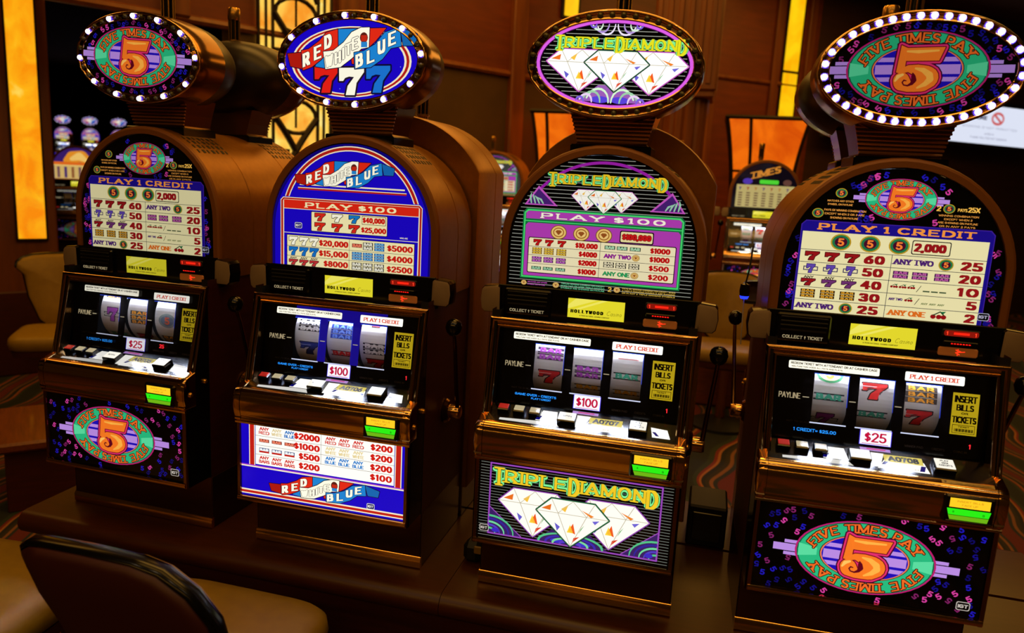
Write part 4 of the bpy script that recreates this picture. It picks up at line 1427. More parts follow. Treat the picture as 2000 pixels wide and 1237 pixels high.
def top_rwb(br):
    a = Art(TSURF, lambda c: em(c, br))
    a.ell(0, 0, TA, TB, RBLUE, 0, 48)
    for k, c in ((.90, (240, 226, 190)), (.87, (176, 28, 20)), (.83, (240, 226, 190)), (.80, RBLUE)):
        a.ell(0, -.004, TA * k, TB * k * .96, c, {.90: 1, .87: 2, .83: 3, .80: 4}[k], 44)
    for k in range(26):
        t = rnd.uniform(0, 2 * PI); r = rnd.uniform(.2, .78)
        a.ell(TA * r * math.cos(t), TB * r * math.sin(t), .0011, .0011, (150, 170, 255), 5, 6)
    seven(a, -.066, -.047, .070, .066, (222, 30, 20), 6, (30, 10, 40), .07)
    seven(a, .078, -.047, .066, .066, (24, 110, 200), 6, (10, 10, 60), .07)
    seven(a, .004, -.052, .070, .068, (250, 246, 224), 8, (30, 16, 40), .07)
    rwb_ribbon(a, -.180, .182, -.024, .084, 11)
    return a.mb.mesh('sign_face')


def top_td(br):
    a = Art(TSURF, lambda c: em(c, br))
    a.ell(0, 0, TA, TB, (110, 30, 120), 0, 48); a.ell(0, 0, TA * .985, TB * .975, (214, 90, 220), 1, 48); a.ell(0, 0, TA * .945, TB * .915, (60, 10, 70), 2, 48); a.ell(0, 0, TA * .935, TB * .895, (10, 9, 12), 3, 48)
    lim = lambda z: (-TA * .92 * math.sqrt(max(0, 1 - (z / (TB * .89)) ** 2)), TA * .92 * math.sqrt(max(0, 1 - (z / (TB * .89)) ** 2)))
    pinstripes(a, 0, 0, -TB * .88, TB * .88, 19, 4, lim)
    a.poly([(-.078, -.086), (.078, -.086), (.03, -.048), (-.03, -.048)], (150, 90, 176), 5)
    for s in (-1, 1):
        a.ell(s * .024, -.081, .022, .008, (84, 64, 210), 6, 14)
        for k in range(4):
            q = 1 - .22 * k
            a.taper([(s * (.030 - .027 * q * math.cos(t) + .014 * k), -.087 + .034 * q * math.sin(t) * (1 - .2 * t / PI), .0016 + .001 * math.sin(t)) for t in [i * PI / 10 for i in range(10)]], ((206, 240, 200), (150, 200, 160), (226, 200, 236), (120, 90, 210))[k], 7 + k)
            a.taper([(s * (.024 - .021 * q * math.cos(t) + .010 * k), .089 - .026 * q * math.sin(t) * (1 - .25 * t / PI), .0012 + .0009 * math.sin(t)) for t in [i * PI / 10 for i in range(10)]], ((230, 220, 240), (170, 140, 210), (206, 230, 206), (120, 90, 210))[k], 6 + k)
    diamond(a, -.076, -.017, .166, .094, PINK, 7, (255, 255, 250)); diamond(a, .090, -.017, .166, .094, PINK, 7, (255, 255, 250))
    diamond(a, .008, -.016, .150, .090, (30, 90, 50), 12, (255, 255, 250))
    triple_title(a, -.138, .163, .033, .0260, 17, (222, 216, 30))
    return a.mb.mesh('sign_face')


# ---- topper shell, ring, bulbs, neck, candle (origin at the middle of the topper: local y .15, z 1.345)
def topper_shell_mesh():
    b = MB()
    n = 44
    rows = []
    for y, A, B in ((-.102, .2045, .1195), (-.094, .2085, .1235), (-.06, .2105, .126), (.0, .209, .128), (.05, .200, .124), (.09, .178, .112), (.115, .145, .092), (.13, .10, .062), (.136, .04, .025)):
        rows.append([(A * math.cos(2 * PI * i / n), y, B * math.sin(2 * PI * i / n)) for i in range(n)])
    b.grid(rows[:4], BRONZE, True); b.grid(rows[3:], SHELLB, True, False, True)
    return b.mesh('topper', True, 60)


def topper_ring_mesh():
    b = MB()
    n = 56
    e = lambda A, B, y: [(A * math.cos(2 * PI * i / n), y, B * math.sin(2 * PI * i / n)) for i in range(n)]
    b.grid([e(.187, .1015, -.1055), e(.1875, .102, -.110), e(.192, .1065, -.1065), e(.2000, .1145, -.1065), e(.2045, .1195, -.1015)], STEEL, True)
    b.tube(e(.2045, .1190, -.1075), .0042, CHROME, 8, True)
    b.tube(e(.1868, .1012, -.1095), .0026, CHROME, 6, True)
    return b.mesh('bulb_ring', True, 50)


def bulb_mesh(lit):
    b = MB()
    if lit:
        w = principled('bulb_lit', (255, 255, 255), .3, 0, (240, 236, 255), 2.6)
        v = principled('bulb_violet', (90, 70, 255), .3, 0, (92, 60, 255), 1.3)  # glowing violet base stands in for the purple halo around the bulb
        b.lathe([(.0086, 0), (.0092, -.002), (.0084, -.004)], v, 10, axis='y')
        b.lathe([(.0070, -.004), (.0064, -.0078), (.0038, -.0105), (.0001, -.0118)], w, 10, axis='y')
    else:
        d = principled('bulb_unlit', (96, 92, 56), .2, 0.2)
        b.lathe([(.0062, 0), (.0066, -.003), (.005, -.006), (.0001, -.008)], d, 10, axis='y')
    return b.mesh('bulb', True, 60)


def neck_mesh():
    b = MB()
    rows = []
    for z, hw, y0, y1 in ((1.160, .093, .118, .235), (1.168, .086, .122, .235), (1.20, .094, .118, .235), (1.245, .108, .112, .235)):
        rows.append([(-hw, y0, z), (hw, y0, z), (hw, y1, z), (-hw, y1, z)])
    b.grid(rows, BRONZE, True, True, True)
    b.box(-.100, .100, .10, .245, 1.135, 1.163, BLACK, .003)
    return b.mesh('neck')


def rib_mesh():
    b = MB()
    b.prism([(.0, -.0026), (-.005, -.0022), (-.006, .0), (-.005, .0022), (.0, .0026)], -1, 1, RIBM)
    return b.mesh('rib', True)


def candle_mesh():
    b = MB()
    b.lathe([(.017, 0), (.017, .018), (.021, .019), (.021, .025), (.0175, .026)], GOLD, 16)
    b.lathe([(.0165, .026), (.0165, .090)], BLACK, 16)
    b.lathe([(.019, .088), (.021, .092), (.021, .122), (.018, .128), (.0, .128)], GOLD, 16)
    for k in range(8):
        t = 2 * PI * k / 8
        b.tube([(.0175 * math.cos(t), .0175 * math.sin(t), .022), (.0175 * math.cos(t), .0175 * math.sin(t), .092)], .0018, GOLD, 5)
    return b.mesh('candle_light', True)


_b = MB(); _b.box(-.2505, .2505, -.001, .048, .716, .724, BLACK); HDR = _b.mesh('door_header')
HOODM, VENTS = hood_mesh(), [vent_mesh(1), vent_mesh(-1)]
CABM, PLM, PLT, DSL, DSR, DBK = cabinet_mesh(), plinth_mesh(), plinth_trim_mesh(), door_side_mesh(-1), door_side_mesh(1), door_back_mesh()
STUD, BEZ, BUMPM, BEL, BER, BFR = stud_mesh(), bezel_mesh(), bumper_mesh(), bumper_end_mesh(-1), bumper_end_mesh(1), belly_frame_mesh()
STRIP, PRN, PODL, PODR, LEV, KNOB, LED, LAMP, PANE, WARN, BILL = strip_mesh(), printer_mesh(), pod_mesh(-1), pod_mesh(1), lever_mesh(), knob_mesh(), led_mesh(), reel_lamp_mesh(), pane_mesh(), warn_mesh(), bill_mesh()
TSH, TRG, BLIT, BOFF, NECK, RIB, CAND = topper_shell_mesh(), topper_ring_mesh(), bulb_mesh(True), bulb_mesh(False), neck_mesh(), rib_mesh(), candle_mesh()

CAPW = em((250, 246, 232), 1.0)
CAPM = em((206, 190, 150), .75)
CAPR = principled('red_cap', (150, 30, 24), .35, 0, (150, 24, 20), .6)


def even_angles(A, B, n):
    N = 1440
    L = [0.0]
    for i in range(N):
        t0, t1 = 2 * PI * i / N, 2 * PI * (i + 1) / N
        L.append(L[-1] + math.hypot(A * (math.cos(t1) - math.cos(t0)), B * (math.sin(t1) - math.sin(t0))))
    out = []
    for k in range(n):
        q = L[-1] * (k + .5) / n
        out.append(2 * PI * next(i for i in range(N) if L[i + 1] > q) / N)
    return out


EVEN = even_angles(.1958, .1105, 36)


def slot_machine(label, kind, num, x, y, rz, roll, pay, belly, top, lit_every, syms, br, capb=1.0):
    t = thing('slot_machine', label, 'slot machine', (x, y, ZB), rz, 'slot machines in the front row')
    p = lambda n, me, par=t: link(n, me, par)
    p('cabinet', CABM)
    pl = p('plinth', PLM); p('trim_strip', PLT, pl)
    hd = p('hood', HOODM)
    for v in VENTS:
        p('vent_grille', v, hd)
    p('door_side', DSL); ds = p('door_side', DSR)
    for yy, zz in ((-.023, .459), (-.084, .434)):
        s = p('lock', STUD, ds); s.location = (.2505, yy, zz)
    p('belly_box', DBK); p('door_header', HDR)
    p('reel_bezel', BEZ)
    bm = p('bumper', BUMPM); p('bumper_end', BEL, bm); p('bumper_end', BER, bm); p('warning_label', WARN, bm)
    p('bill_acceptor', BILL)
    p('belly_frame', BFR); p('belly_glass', belly)
    p('pay_glass', pay)
    st = p('display_strip', STRIP)
    p('ticket_printer', PRN, st); p('player_display', LED, st); p('brand_plate', brand_plate_mesh(br), st)
    p('speaker_pod', PODL); p('speaker_pod', PODR)
    lv = p('lever', LEV); p('lever_knob', KNOB, lv)
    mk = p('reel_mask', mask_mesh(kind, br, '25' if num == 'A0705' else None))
    for w, sy in zip(WIN, syms):
        p('reel', reel_mesh(w[0], w[1], sy))
    p('reel_lamp', LAMP); p('reel_glass', PANE)
    dk = p('button_deck', deck_mesh(num, kind, br))
    ang = math.atan2(.362, .932)
    for bx, bv, w, d, cap in ((-.197, .036, .030, .024, CAPR), (-.157, .036, .030, .024, CAPM), (-.117, .037, .030, .024, CAPM), (-.035, .045, .046, .034, CAPW), (.137, .045, .044, .036, CAPW)):
        b = button_mesh(w, d, .013, cap)
        q = link('button', b.mesh('button'), dk)
        q.location = DECK(bx, bv, 0); q.rotation_euler = (ang, 0, 0)
        if w > .04:
            a = Art(lambda u, v, h: (u, v, .0149 + h), ink, .0003)
            if bx > 0:
                for k, s in enumerate(('PLAY', 'MAX', 'CREDITS')):
                    a.text(s, 0, .005 - k * .0075, .005, (40, 34, 30), 1, px=.1, py=.08, align='c', w=(.016, .012, .026)[k])
            else:
                a.text('SPIN', 0, -.004, .006, (60, 50, 44), 1, px=.09, py=.08, align='c', w=.022)
            a.build('button_legend', q) if False else None
            me = q.data
            bb = MB(); bb.v = list(b.v); bb.f = list(b.f); bb.mi = list(b.mi); bb.mats = list(b.mats)
            n = len(bb.v); off = [bb.slot(mt) for mt in a.mb.mats]
            bb.v += a.mb.v; bb.f += [tuple(i + n for i in f) for f in a.mb.f]; bb.mi += [off[i] for i in a.mb.mi]
            q.data = bb.mesh('button')
    # topper
    tp = p('topper', TSH); tp.location = (0, .15, 1.345); tp.rotation_euler = (0, roll, 0)
    p('bulb_ring', TRG, tp); p('sign_face', top, tp)
    for k in range(36):
        lit = lit_every and k % lit_every == 0
        # even spacing along the ellipse
        q = p('bulb', BLIT if lit else BOFF, tp)
        tt = EVEN[k]
        q.location = (.1958 * math.cos(tt), -.1068, .1105 * math.sin(tt))
    nk = p('neck', NECK)
    for k in range(8):
        z = 1.172 + k * .0093
        r = p('rib', RIB, nk)
        r.location = (0, .1215 - (z - 1.168) * .13, z); r.scale = (.0868 + (z - 1.168) * .27, 1, 1)
    cd = p('candle_light', CAND); cd.location = (0, .17, 1.449)
    return t


# ------------------------------------------------------------------ room structure
def carpet():
    mt = bpy.data.materials.new('casino_carpet')
    mt.use_nodes = True
    nt = mt.node_tree
    b = nt.nodes['Principled BSDF']
    b.inputs['Roughness'].default_value = .9
    tc = nt.nodes.new('ShaderNodeTexCoord')
    wv = nt.nodes.new('ShaderNodeTexWave'); wv.inputs['Scale'].default_value = .8; wv.inputs['Distortion'].default_value = 9; wv.inputs['Detail'].default_value = 2; wv.inputs['Detail Scale'].default_value = .7
    rp = nt.nodes.new('ShaderNodeValToRGB'); rp.color_ramp.interpolation = 'CONSTANT'
    cs = [(0, (20, 26, 20)), (.18, (34, 46, 30)), (.34, (110, 26, 20)), (.44, (150, 92, 40)), (.52, (16, 18, 24)), (.66, (38, 30, 20)), (.78, (120, 74, 40)), (.86, (24, 34, 46)), (.93, (90, 20, 22))]
    el = rp.color_ramp.elements
    el[0].position = 0; el[0].color = rgb(cs[0][1]); el[1].position = cs[1][0]; el[1].color = rgb(cs[1][1])
    for q, c in cs[2:]:
        e = el.new(q); e.color = rgb(c)
    nt.links.new(tc.outputs['Object'], wv.inputs['Vector']); nt.links.new(wv.outputs['Fac'], rp.inputs[0]); nt.links.new(rp.outputs[0], b.inputs['Base Color'])
    return mt


b = MB(); b.box(-22, 9, -6, 19, -.05, 0, carpet()); struct(b.build('floor'))
b = MB(); b.box(-22, 9, -6, 19, 4.2, 4.25, principled('ceiling_paint', (96, 60, 30), .8)); struct(b.build('ceiling'))


class Frame:
    """vertical wall frame: u along the wall, n toward the room"""

    def __init__(s, P, u):
        s.P = Vector((P[0], P[1], 0)); s.u = Vector((u[0], u[1], 0)).normalized(); s.n = Vector((s.u.y, -s.u.x, 0))

    def obj(s, o):
        o.matrix_world = Matrix(((s.u.x, -s.n.x, 0, s.P.x), (s.u.y, -s.n.y, 0, s.P.y), (0, 0, 1, 0), (0, 0, 0, 1)))
        return o


WA = Frame((-1.960, 4.634), (.568, .823))          # oblique wall behind the left half of the row
WB = Frame((0.566, 7.983), (.793, .609))           # wall behind the right half
MZ = 2.60
# wall A: upper boarding over the whole length, olive field below to the right of the opening
b = MB()
b.box(-6.0, 2.75, 0, .12, MZ, 4.2, WALLUP)
b.box(-2.0, 2.75, 0, .12, 0, MZ, WALLLO)
struct(WA.obj(b.build('wall_back')))
b = MB(); b.prism([(-.03, MZ - .03), (-.045, MZ - .01), (-.03, MZ + .015), (0, MZ + .03), (.02, MZ + .03), (.02, MZ - .03)], -6.0, 2.75, COLW); struct(WA.obj(b.build('trim_1')))
b = MB()
for u in (-2.35, -1.10, .62):
    b.box(u - .085, u + .085, -.06, .02, 0 if u > -2 else MZ, 4.2, COLW, .012)
struct(WA.obj(b.build('trim_2')))
b = MB()
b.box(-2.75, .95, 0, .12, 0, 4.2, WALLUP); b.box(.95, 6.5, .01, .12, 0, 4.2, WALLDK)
struct(WB.obj(b.build('wall_right')))
b = MB(); b.prism([(-.02, 2.94), (-.035, 2.96), (-.02, 2.99), (.02, 3.0), (.02, 2.94)], -2.75, 6.5, COLW); struct(WB.obj(b.build('trim_3')))
b = MB()
for u in (.30, .80, -.6, 2.4):
    b.box(u - .05, u + .05, -.05, .02, 0, 4.2, COLW, .01)
struct(WB.obj(b.build('trim_4')))
# far dark walls of the neighbouring hall
b = MB(); b.box(-21.9, 9, 18.8, 18.9, 0, 4.2, DARKW); struct(b.build('wall_far'))
b = MB(); b.box(-21.9, -21.8, -6, 18.9, 0, 4.2, DARKW); struct(b.build('wall_left'))

# ------------------------------------------------------------------ bench
bx0, bx1 = -1.675, 1.30


def bench_profile(front, back, zt):
    r = .035
    P = [(back, zt - .07), (back, zt)] + [(front + r - r * math.sin(t), zt - r + r * math.cos(t)) for t in [i * PI / 8 for i in range(9)]]
    return P


t = thing('slot_bench', 'long reddish wooden bench with rounded nosing under the front row of slot machines', 'bench', (0, 0, 0))
for xa, xb in ((bx0, -.3268), (-.3252, bx1)):
    b = MB(); b.prism([(y, z) for y, z in bench_profile(-.115, .41, ZB)], xa, xb, WOODTOP)
    b.build('worktop', t, True, angle=40)
b = MB(); b.box(bx0 + .06, bx1 - .06, -.045, .40, .09, ZB - .068, SIDE, .004); b.build('front_panel', t)
b = MB(); b.box(bx0 + .10, bx1 - .10, -.005, .39, .0, .092, MATTE); b.build('kickboard', t)
t2 = thing('slot_bench', 'wooden bench hidden behind the front bench, carrying the machines turned away', 'bench', (0, 0, 0))
b = MB(); b.prism([(.835 - y, z) for y, z in bench_profile(.06, .41, ZB)], bx0, bx1, WOODTOP); b.build('worktop', t2, True, angle=40)
b = MB(); b.box(bx0 + .06, bx1 - .06, .43, .74, .0, ZB - .068, SIDE, .004); b.build('front_panel', t2)

# ------------------------------------------------------------------ the four machines
SY = {
    1: ([('7p', .0), ('Bo', .07), ('Bg', -.07)], [('Bo', .0), ('7r', .075), ('7r', -.075)], [('5', .0), ('Bg', .07), ('Bo', -.07)]),
    2: ([('Bk', .036), ('7b', -.030)], [('Bu', .028), ('Br', -.034)], [('Bk', -.010), ('7r', -.060), ('7r', .07)]),
    3: ([('Bv', .032), ('7r', -.030)], [('Bv', -.004), ('5y', .075), ('By', -.048)], [('Bg', -.004), ('box', .050), ('By', -.052)]),
    4: ([('5y', .056), ('Bg', .002), ('7p', -.062)], [('7r', .026), ('Bg', -.030)], [('Bo', .030), ('7r', -.026)]),
}
PAY = {'f1': pay_ftp(.62), 'r': pay_rwb(.88), 't': pay_td(.86), 'f': pay_ftp(.9)}
BEL_ = {'f1': belly_ftp(.9), 'r': belly_rwb(1.05), 't': belly_td(1.05), 'f': belly_ftp(1.0)}
TOP_ = {'f1': top_ftp(.72), 'r': top_rwb(1.0), 't': top_td(1.1), 'f': top_ftp(.55)}
M1 = slot_machine('far left slot machine with dim oval five sign and widely spaced white bulbs', 'ftp', 'A0705', -1.3357, .0135, -.0285, math.radians(3.6), PAY['f1'], BEL_['f1'], TOP_['f1'], 3, SY[1], .62)
M2 = slot_machine('slot machine with blue oval sign of a tricolour ribbon over three sevens', 'rwb', 'A0706', -.6764, .0018, .0057, math.radians(-1.4), PAY['r'], BEL_['r'], TOP_['r'], 3, SY[2], .95)
M3 = slot_machine('slot machine with three white diamonds on its purple-edged oval sign, bulbs unlit', 'td', 'A0707', 0.0, 0.0, .0056, math.radians(1.5), PAY['t'], BEL_['t'], TOP_['t'], 0, SY[3], 1.0)
M4 = slot_machine('nearest slot machine at the right with an oval five sign fully ringed by lit bulbs', 'ftp', 'A0708', .6616, .0102, .0325, math.radians(-1.8), PAY['f'], BEL_['f'], TOP_['f'], 1, SY[4], 1.0)

# machines standing back to back with them
BIGH = big_hood_mesh()


def back_machine(src, x, rz, label, big=False):
    o = copy_tree(src)
    o.location = (x, .676 + .016 * (not big), ZB); o.rotation_euler = (0, 0, PI + rz)
    o['label'] = label; o['group'] = 'slot machines turned away behind the front row'
    if big:
        for ch in list(o.children):
            n = ch.name.split('.')[0]
            if n in ('topper', 'neck', 'pay_glass', 'speaker_pod'):
                for g in list(ch.children):
                    bpy.data.objects.remove(g)
                bpy.data.objects.remove(ch)
            elif n == 'hood':
                for g in list(ch.children):
                    bpy.data.objects.remove(g)
                ch.data = BIGH
            elif n == 'candle_light':
                ch.location = (0, .12, 1.232)
    return o


back_machine(M1, -1.345, 0, 'slot machine turned away behind the far left one, black rear of its oval sign showing')
back_machine(M2, -.676, 0, 'tall bronze cabinet turned away behind the ribbon machine, gold candle light on top', True)
back_machine(M3, -.002, 0, 'tall bronze cabinet turned away behind the diamond machine, its big plain arch framing that hood', True)
back_machine(M4, .668, 0, 'slot machine turned away behind the nearest one, dark sign back peeping out left')

# ------------------------------------------------------------------ background machines


def gold_glass():
    a = Art(flat(.056), lambda c: em(c, .8))
    a.poly(arch_poly(GR, GZC, .80), (60, 30, 110), 0)
    a.taper([(-.1, 1.0, .03), (-.04, 1.04, .06), (.04, 1.05, .06), (.1, 1.0, .04)], (240, 150, 40), 1)
    a.taper([(-.05, 1.02, .02), (.02, 1.05, .04), (.08, 1.01, .02)], (255, 206, 110), 2)
    a.rect(-.22, .955, .22, .985, (236, 110, 30), 3); a.rect(-.22, .945, .22, .955, (250, 214, 120), 3)
    a.rect(-.215, .81, .215, .945, (222, 186, 110), 3)
    for k in range(6):
        a.rect(-.19 + k * .066, .82, -.165 + k * .066, .935, ((120, 80, 90), (70, 40, 110), (150, 90, 50))[k % 3], 4)
    a.rect(-.215, .80, .215, .81, (150, 70, 20), 4)
    return a.mb.mesh('pay_glass')


def times_glass():
    a = Art(flat(.056), lambda c: em(c, .72))
    a.poly(arch_poly(GR, GZC, .80), (14, 8, 20), 0)
    f = lambda u, v: (u, v + u * .28)
    a.text('TIMES', -.11, 1.045, .05, (236, 150, 50), 1, px=.12, py=.08, f=f, w=.2, serif=True)
    a.rrect(-.045, .985, .09, 1.015, .01, (90, 240, 60), 1)
    a.ell(-.13, 1.0, .035, .022, (90, 60, 190), 1, 16); a.ell(.15, 1.0, .03, .022, (110, 70, 60), 1, 16)
    a.rect(-.205, .81, .205, .975, (210, 190, 120), 1)
    for k in range(7):
        a.text('7', -.185 + k * .056, .935, .022, ((70, 40, 120), (170, 40, 30), (190, 120, 30))[k % 3], 2, px=.12, py=.09)
        for j in range(6):
            a.rect(-.188 + k * .056, .82 + j * .018, -.160 + k * .056, .829 + j * .018, (110, 76, 60), 2)
    return a.mb.mesh('pay_glass')


GG, TG = gold_glass(), times_glass()
DIM = {'belly_glass': belly_ftp(.12), 'reel_mask': mask_mesh('ftp', .2), 'button_deck': deck_mesh('A0700', 'ftp', .15), 'reel_lamp': (lambda b: (b.tube([(-.15, .045, .690), (.14, .045, .690)], .006, MATTE, 8), b.mesh('reel_lamp'))[1])(MB())}


def bg_machine(src, x, y, z, rz, label, group, glass=None, top=True, dim=False):
    o = copy_tree(src)
    o.location = (x, y, z); o.rotation_euler = (0, 0, rz)
    o['label'] = label; o['group'] = group
    for ch in list(o.children):
        n = ch.name.split('.')[0]
        if dim and n in DIM:
            ch.data = DIM[n]
        if glass and n == 'pay_glass':
            ch.data = glass
        if not top and n in ('topper', 'neck'):
            for g in list(ch.children):
                bpy.data.objects.remove(g)
            bpy.data.objects.remove(ch)
        elif not top and n == 'candle_light':
            ch.location = (-.05, .15, 1.155)
    return o


def bank(x, y, rz, w, h, d, label):
    b = MB(); b.box(-w / 2, w / 2, -.12, d, 0, h, WOOD, .02)
    o = b.build('slot_bench', None, loc=(x, y, 0)); o.rotation_euler = (0, 0, rz)
    return tag(o, label, 'bench')


BGG = 'blurred slot machines across the aisle'
bg_machine(M4, .62, 4.10, ZB + .14, 0, 'blurred slot machine with orange slanted lettering seen between the two right machines', BGG, TG, False)
bg_machine(M2, .02, 4.20, ZB + .14, 0, 'blurred slot machine mostly hidden behind the right edge of the diamond machine', BGG, None, False)
bg_machine(M3, -1.52, 4.25, ZB + .12, 0, 'blurred slot machine with green and purple glass left of the diamond machine', BGG, None, False)
bank(-.275, 4.2, 0, 3.05, ZB + .12, .5, 'bench across the aisle under the blurred slot machines')
bg_machine(M2, -6.33, 4.93, ZB, math.radians(42), 'blurred orange and gold slot machine glass beside the amber-lit column', 'blurred slot machines through the left opening', GG, False, True)
bank(-6.33, 4.93, math.radians(42), 1.4, ZB, .5, 'bench beyond the amber-lit column under the gold machine')
for i, (fx, fy) in enumerate(((-18.27, 16.67), (-17.50, 16.87), (-16.72, 17.12))):
    bg_machine(M2, fx, fy, 1.30, math.radians(43.6), ('leftmost of three tiny far slot machines with glowing blue oval signs', 'middle one of three tiny far slot machines with blue oval signs', 'rightmost of three tiny far slot machines, nearest the left sign neck')[i], 'tiny far slot machines with blue oval signs')
bank(-17.50, 16.89, math.radians(15), 2.8, 1.30, .6, 'raised far bench under the three tiny slot machines')

# ------------------------------------------------------------------ amber column, lit panels, lanterns, wood column, screens
CF = Frame((-4.679, 2.649), (.568, .823))
t = thing('lit_column', 'brown wooden column with a tall mottled amber light panel at far left', 'column')
CF.obj(t)
b = MB(); b.box(-.75, .275, .02, .62, .62, 4.2, COLW, .01); b.build('shaft', t)
b = MB(); b.box(-.77, .295, .0, .64, .0, .64, SIDE, .01); b.build('base', t)
AMB = glow_tex('amber_glass', (250, 138, 6), (255, 182, 22), 1.0, 6.0, (1, 1, .7), (255, 220, 92))
b = MB(); b.box(.015, .195, -.005, .03, 1.035, 4.1, AMB, .004); b.build('light_panel', t)
b = MB()
for x0, x1, z0, z1 in ((.003, .015, 1.02, 4.15), (.195, .207, 1.02, 4.15), (.003, .207, 1.02, 1.035)):
    b.box(x0, x1, -.012, .03, z0, z1, IRON)
b.build('panel_frame', t)

# art-deco lamp panel on wall A
t = thing('deco_panel', 'tall amber glass wall panel with black scrollwork between the two left signs', 'lamp')
WA.obj(t)
U0, U1 = -1.805, -1.245
DEC = glow_tex('deco_glass', (244, 150, 40), (252, 206, 84), 1.05, 5.0, (1, 1, 1), (255, 232, 140))
b = MB(); b.box(U0, U1, -.03, .02, 1.2, 4.1, DEC); b.build('glass_panel', t)
b = MB()
for u, w in ((U0, .016), (U0 + .055, .014), (U0 + .105, .018), (U1 - .105, .018), (U1 - .055, .014), (U1, .016)):
    b.box(u - w / 2, u + w / 2, -.05, -.02, 1.2, 4.1, IRON)
b.build('frame', t)
b = MB()
W_ = U1 - U0
mid = (U0 + U1) / 2


def iron_path(pts, r=.012):
    b.tube([(p[0], -.042, p[1]) for p in pts], r, IRON, 6)


for z0 in (1.45, 2.16, 2.87, 3.58):
    for s in (-1, 1):
        iron_path([(mid + s * (.17 - .34 * k / 12), z0 - .02 + .60 * k / 12 + .05 * math.sin(k / 12 * PI)) for k in range(13)], .024)
        iron_path([(mid + s * p[0], z0 + p[1]) for p in ((.165, .33), (.06, .33), (.06, .22), (.13, .22), (.13, .28), (.095, .28))], .014)
        iron_path([(mid + s * p[0], z0 + p[1]) for p in ((-.165, .16), (-.07, .16), (-.07, .05), (-.13, .05), (-.13, .11), (-.10, .11))], .014)
    iron_path([(mid + .16 * math.cos(t_), z0 + .58 + .12 * math.sin(t_)) for t_ in [k * 2 * PI / 18 for k in range(19)]], .016)
    iron_path([(mid, z0 + .5), (mid, z0 + .70)], .009)
b.build('scrollwork', t)
# slim amber strips
AMB2 = glow_tex('amber_strip', (255, 178, 6), (255, 210, 16), 1.0, 3.0)
t = thing('light_strip', 'slim amber light strip on the wall just above the diamond sign', 'lamp'); WA.obj(t)
b = MB(); b.box(1.17, 1.35, -.03, .02, 3.21, 4.1, AMB2, .004); b.build('glass_pane', t)
b = MB(); b.box(1.14, 1.38, -.025, .02, 3.19, 4.15, IRON); b.build('frame', t)
t = thing('light_strip', 'tall yellow light strip of two panes above the orange lantern', 'lamp'); WB.obj(t)
b = MB(); b.box(.435, .655, -.03, .02, 3.13, 4.15, AMB2, .004); b.build('glass_pane', t)
b = MB(); b.box(.435, .655, -.03, .02, 1.9, 3.10, AMB2, .004); b.build('glass_pane', t)
b = MB(); b.box(.41, .68, -.02, .02, 1.88, 4.18, IRON); b.build('frame', t)

LANT = glow_tex('lantern_glass', (206, 66, 4), (246, 112, 12), .95, 3.0)


def lantern(x, y, z0, z1, w0, w1, label, rz=0.0):
    t = thing('lantern', label, 'lamp', (x, y, 0), rz, None)
    n = 8
    b = MB(); rows = []
    prof = lambda k: w0 + (w1 - w0) * (k / n) ** 1.8
    for k in range(n + 1):
        w = prof(k); z = z0 + (z1 - z0) * k / n
        rows.append([(-w, -w * .8, z), (w, -w * .8, z), (w, w * .8, z), (-w, w * .8, z)])
    b.grid(rows, LANT, True); b.build('shade', t)
    b = MB()
    for sx, sy in ((-1, -1), (1, -1), (1, 1), (-1, 1), (-.42, -1), (.42, 1)):
        b.tube([(sx * prof(k) * 1.01, sy * prof(k) * .81, z0 + (z1 - z0) * k / n) for k in range(n + 1)], .016, IRON, 6)
    for k in (0, 3, n):
        w = prof(k) * 1.01; z = z0 + (z1 - z0) * k / n
        b.tube([(-w, -w * .8, z), (w, -w * .8, z), (w, w * .8, z), (-w, w * .8, z)], .014 if k < n else .022, IRON, 6, True)
    b.build('ribs', t)
    b = MB(); b.box(-w0 * .9, w0 * .9, -w0 * .7, w0 * .7, 0, z0, COLW, .02); b.build('pedestal', t)
    return t


lantern(.690, 6.30, ZB + .95, ZB + 1.765, .27, .375, 'flared orange lantern with dark ribs behind the blurred machine at right')
lantern(-1.17, 5.20, ZB + .95, ZB + 1.675, .15, .225, 'flared orange lantern half hidden behind the diamond machine sign')

lantern(3.98, 6.9, ZB + .45, ZB + 1.02, .10, .15, 'small orange lantern at the right edge beyond the nearest machine')

t = thing('wood_column', 'fluted brown wooden column with square head behind the diamond sign', 'column', (-.06, 5.35, 0))
b = MB()
pr = []
for i in range(48):
    a_ = 2 * PI * i / 48
    r = .20 - .016 * (i % 4 == 0)
    pr.append((r * math.cos(a_), r * math.sin(a_)))
b.prism(pr, 0, ZB + 1.9, COLW, 'z'); b.build('shaft', t, True, angle=25)
b = MB(); b.box(-.32, .25, -.25, .30, ZB + 1.89, 4.2, COLW, .02); b.box(-.30, .235, -.23, .28, ZB + 1.84, ZB + 1.90, COLW, .012)
for k in range(6):
    b.box(-.30 + k * .09, -.255 + k * .09, -.262, -.24, ZB + 1.95, 4.2, COLW, .006)
b.build('column_head', t)


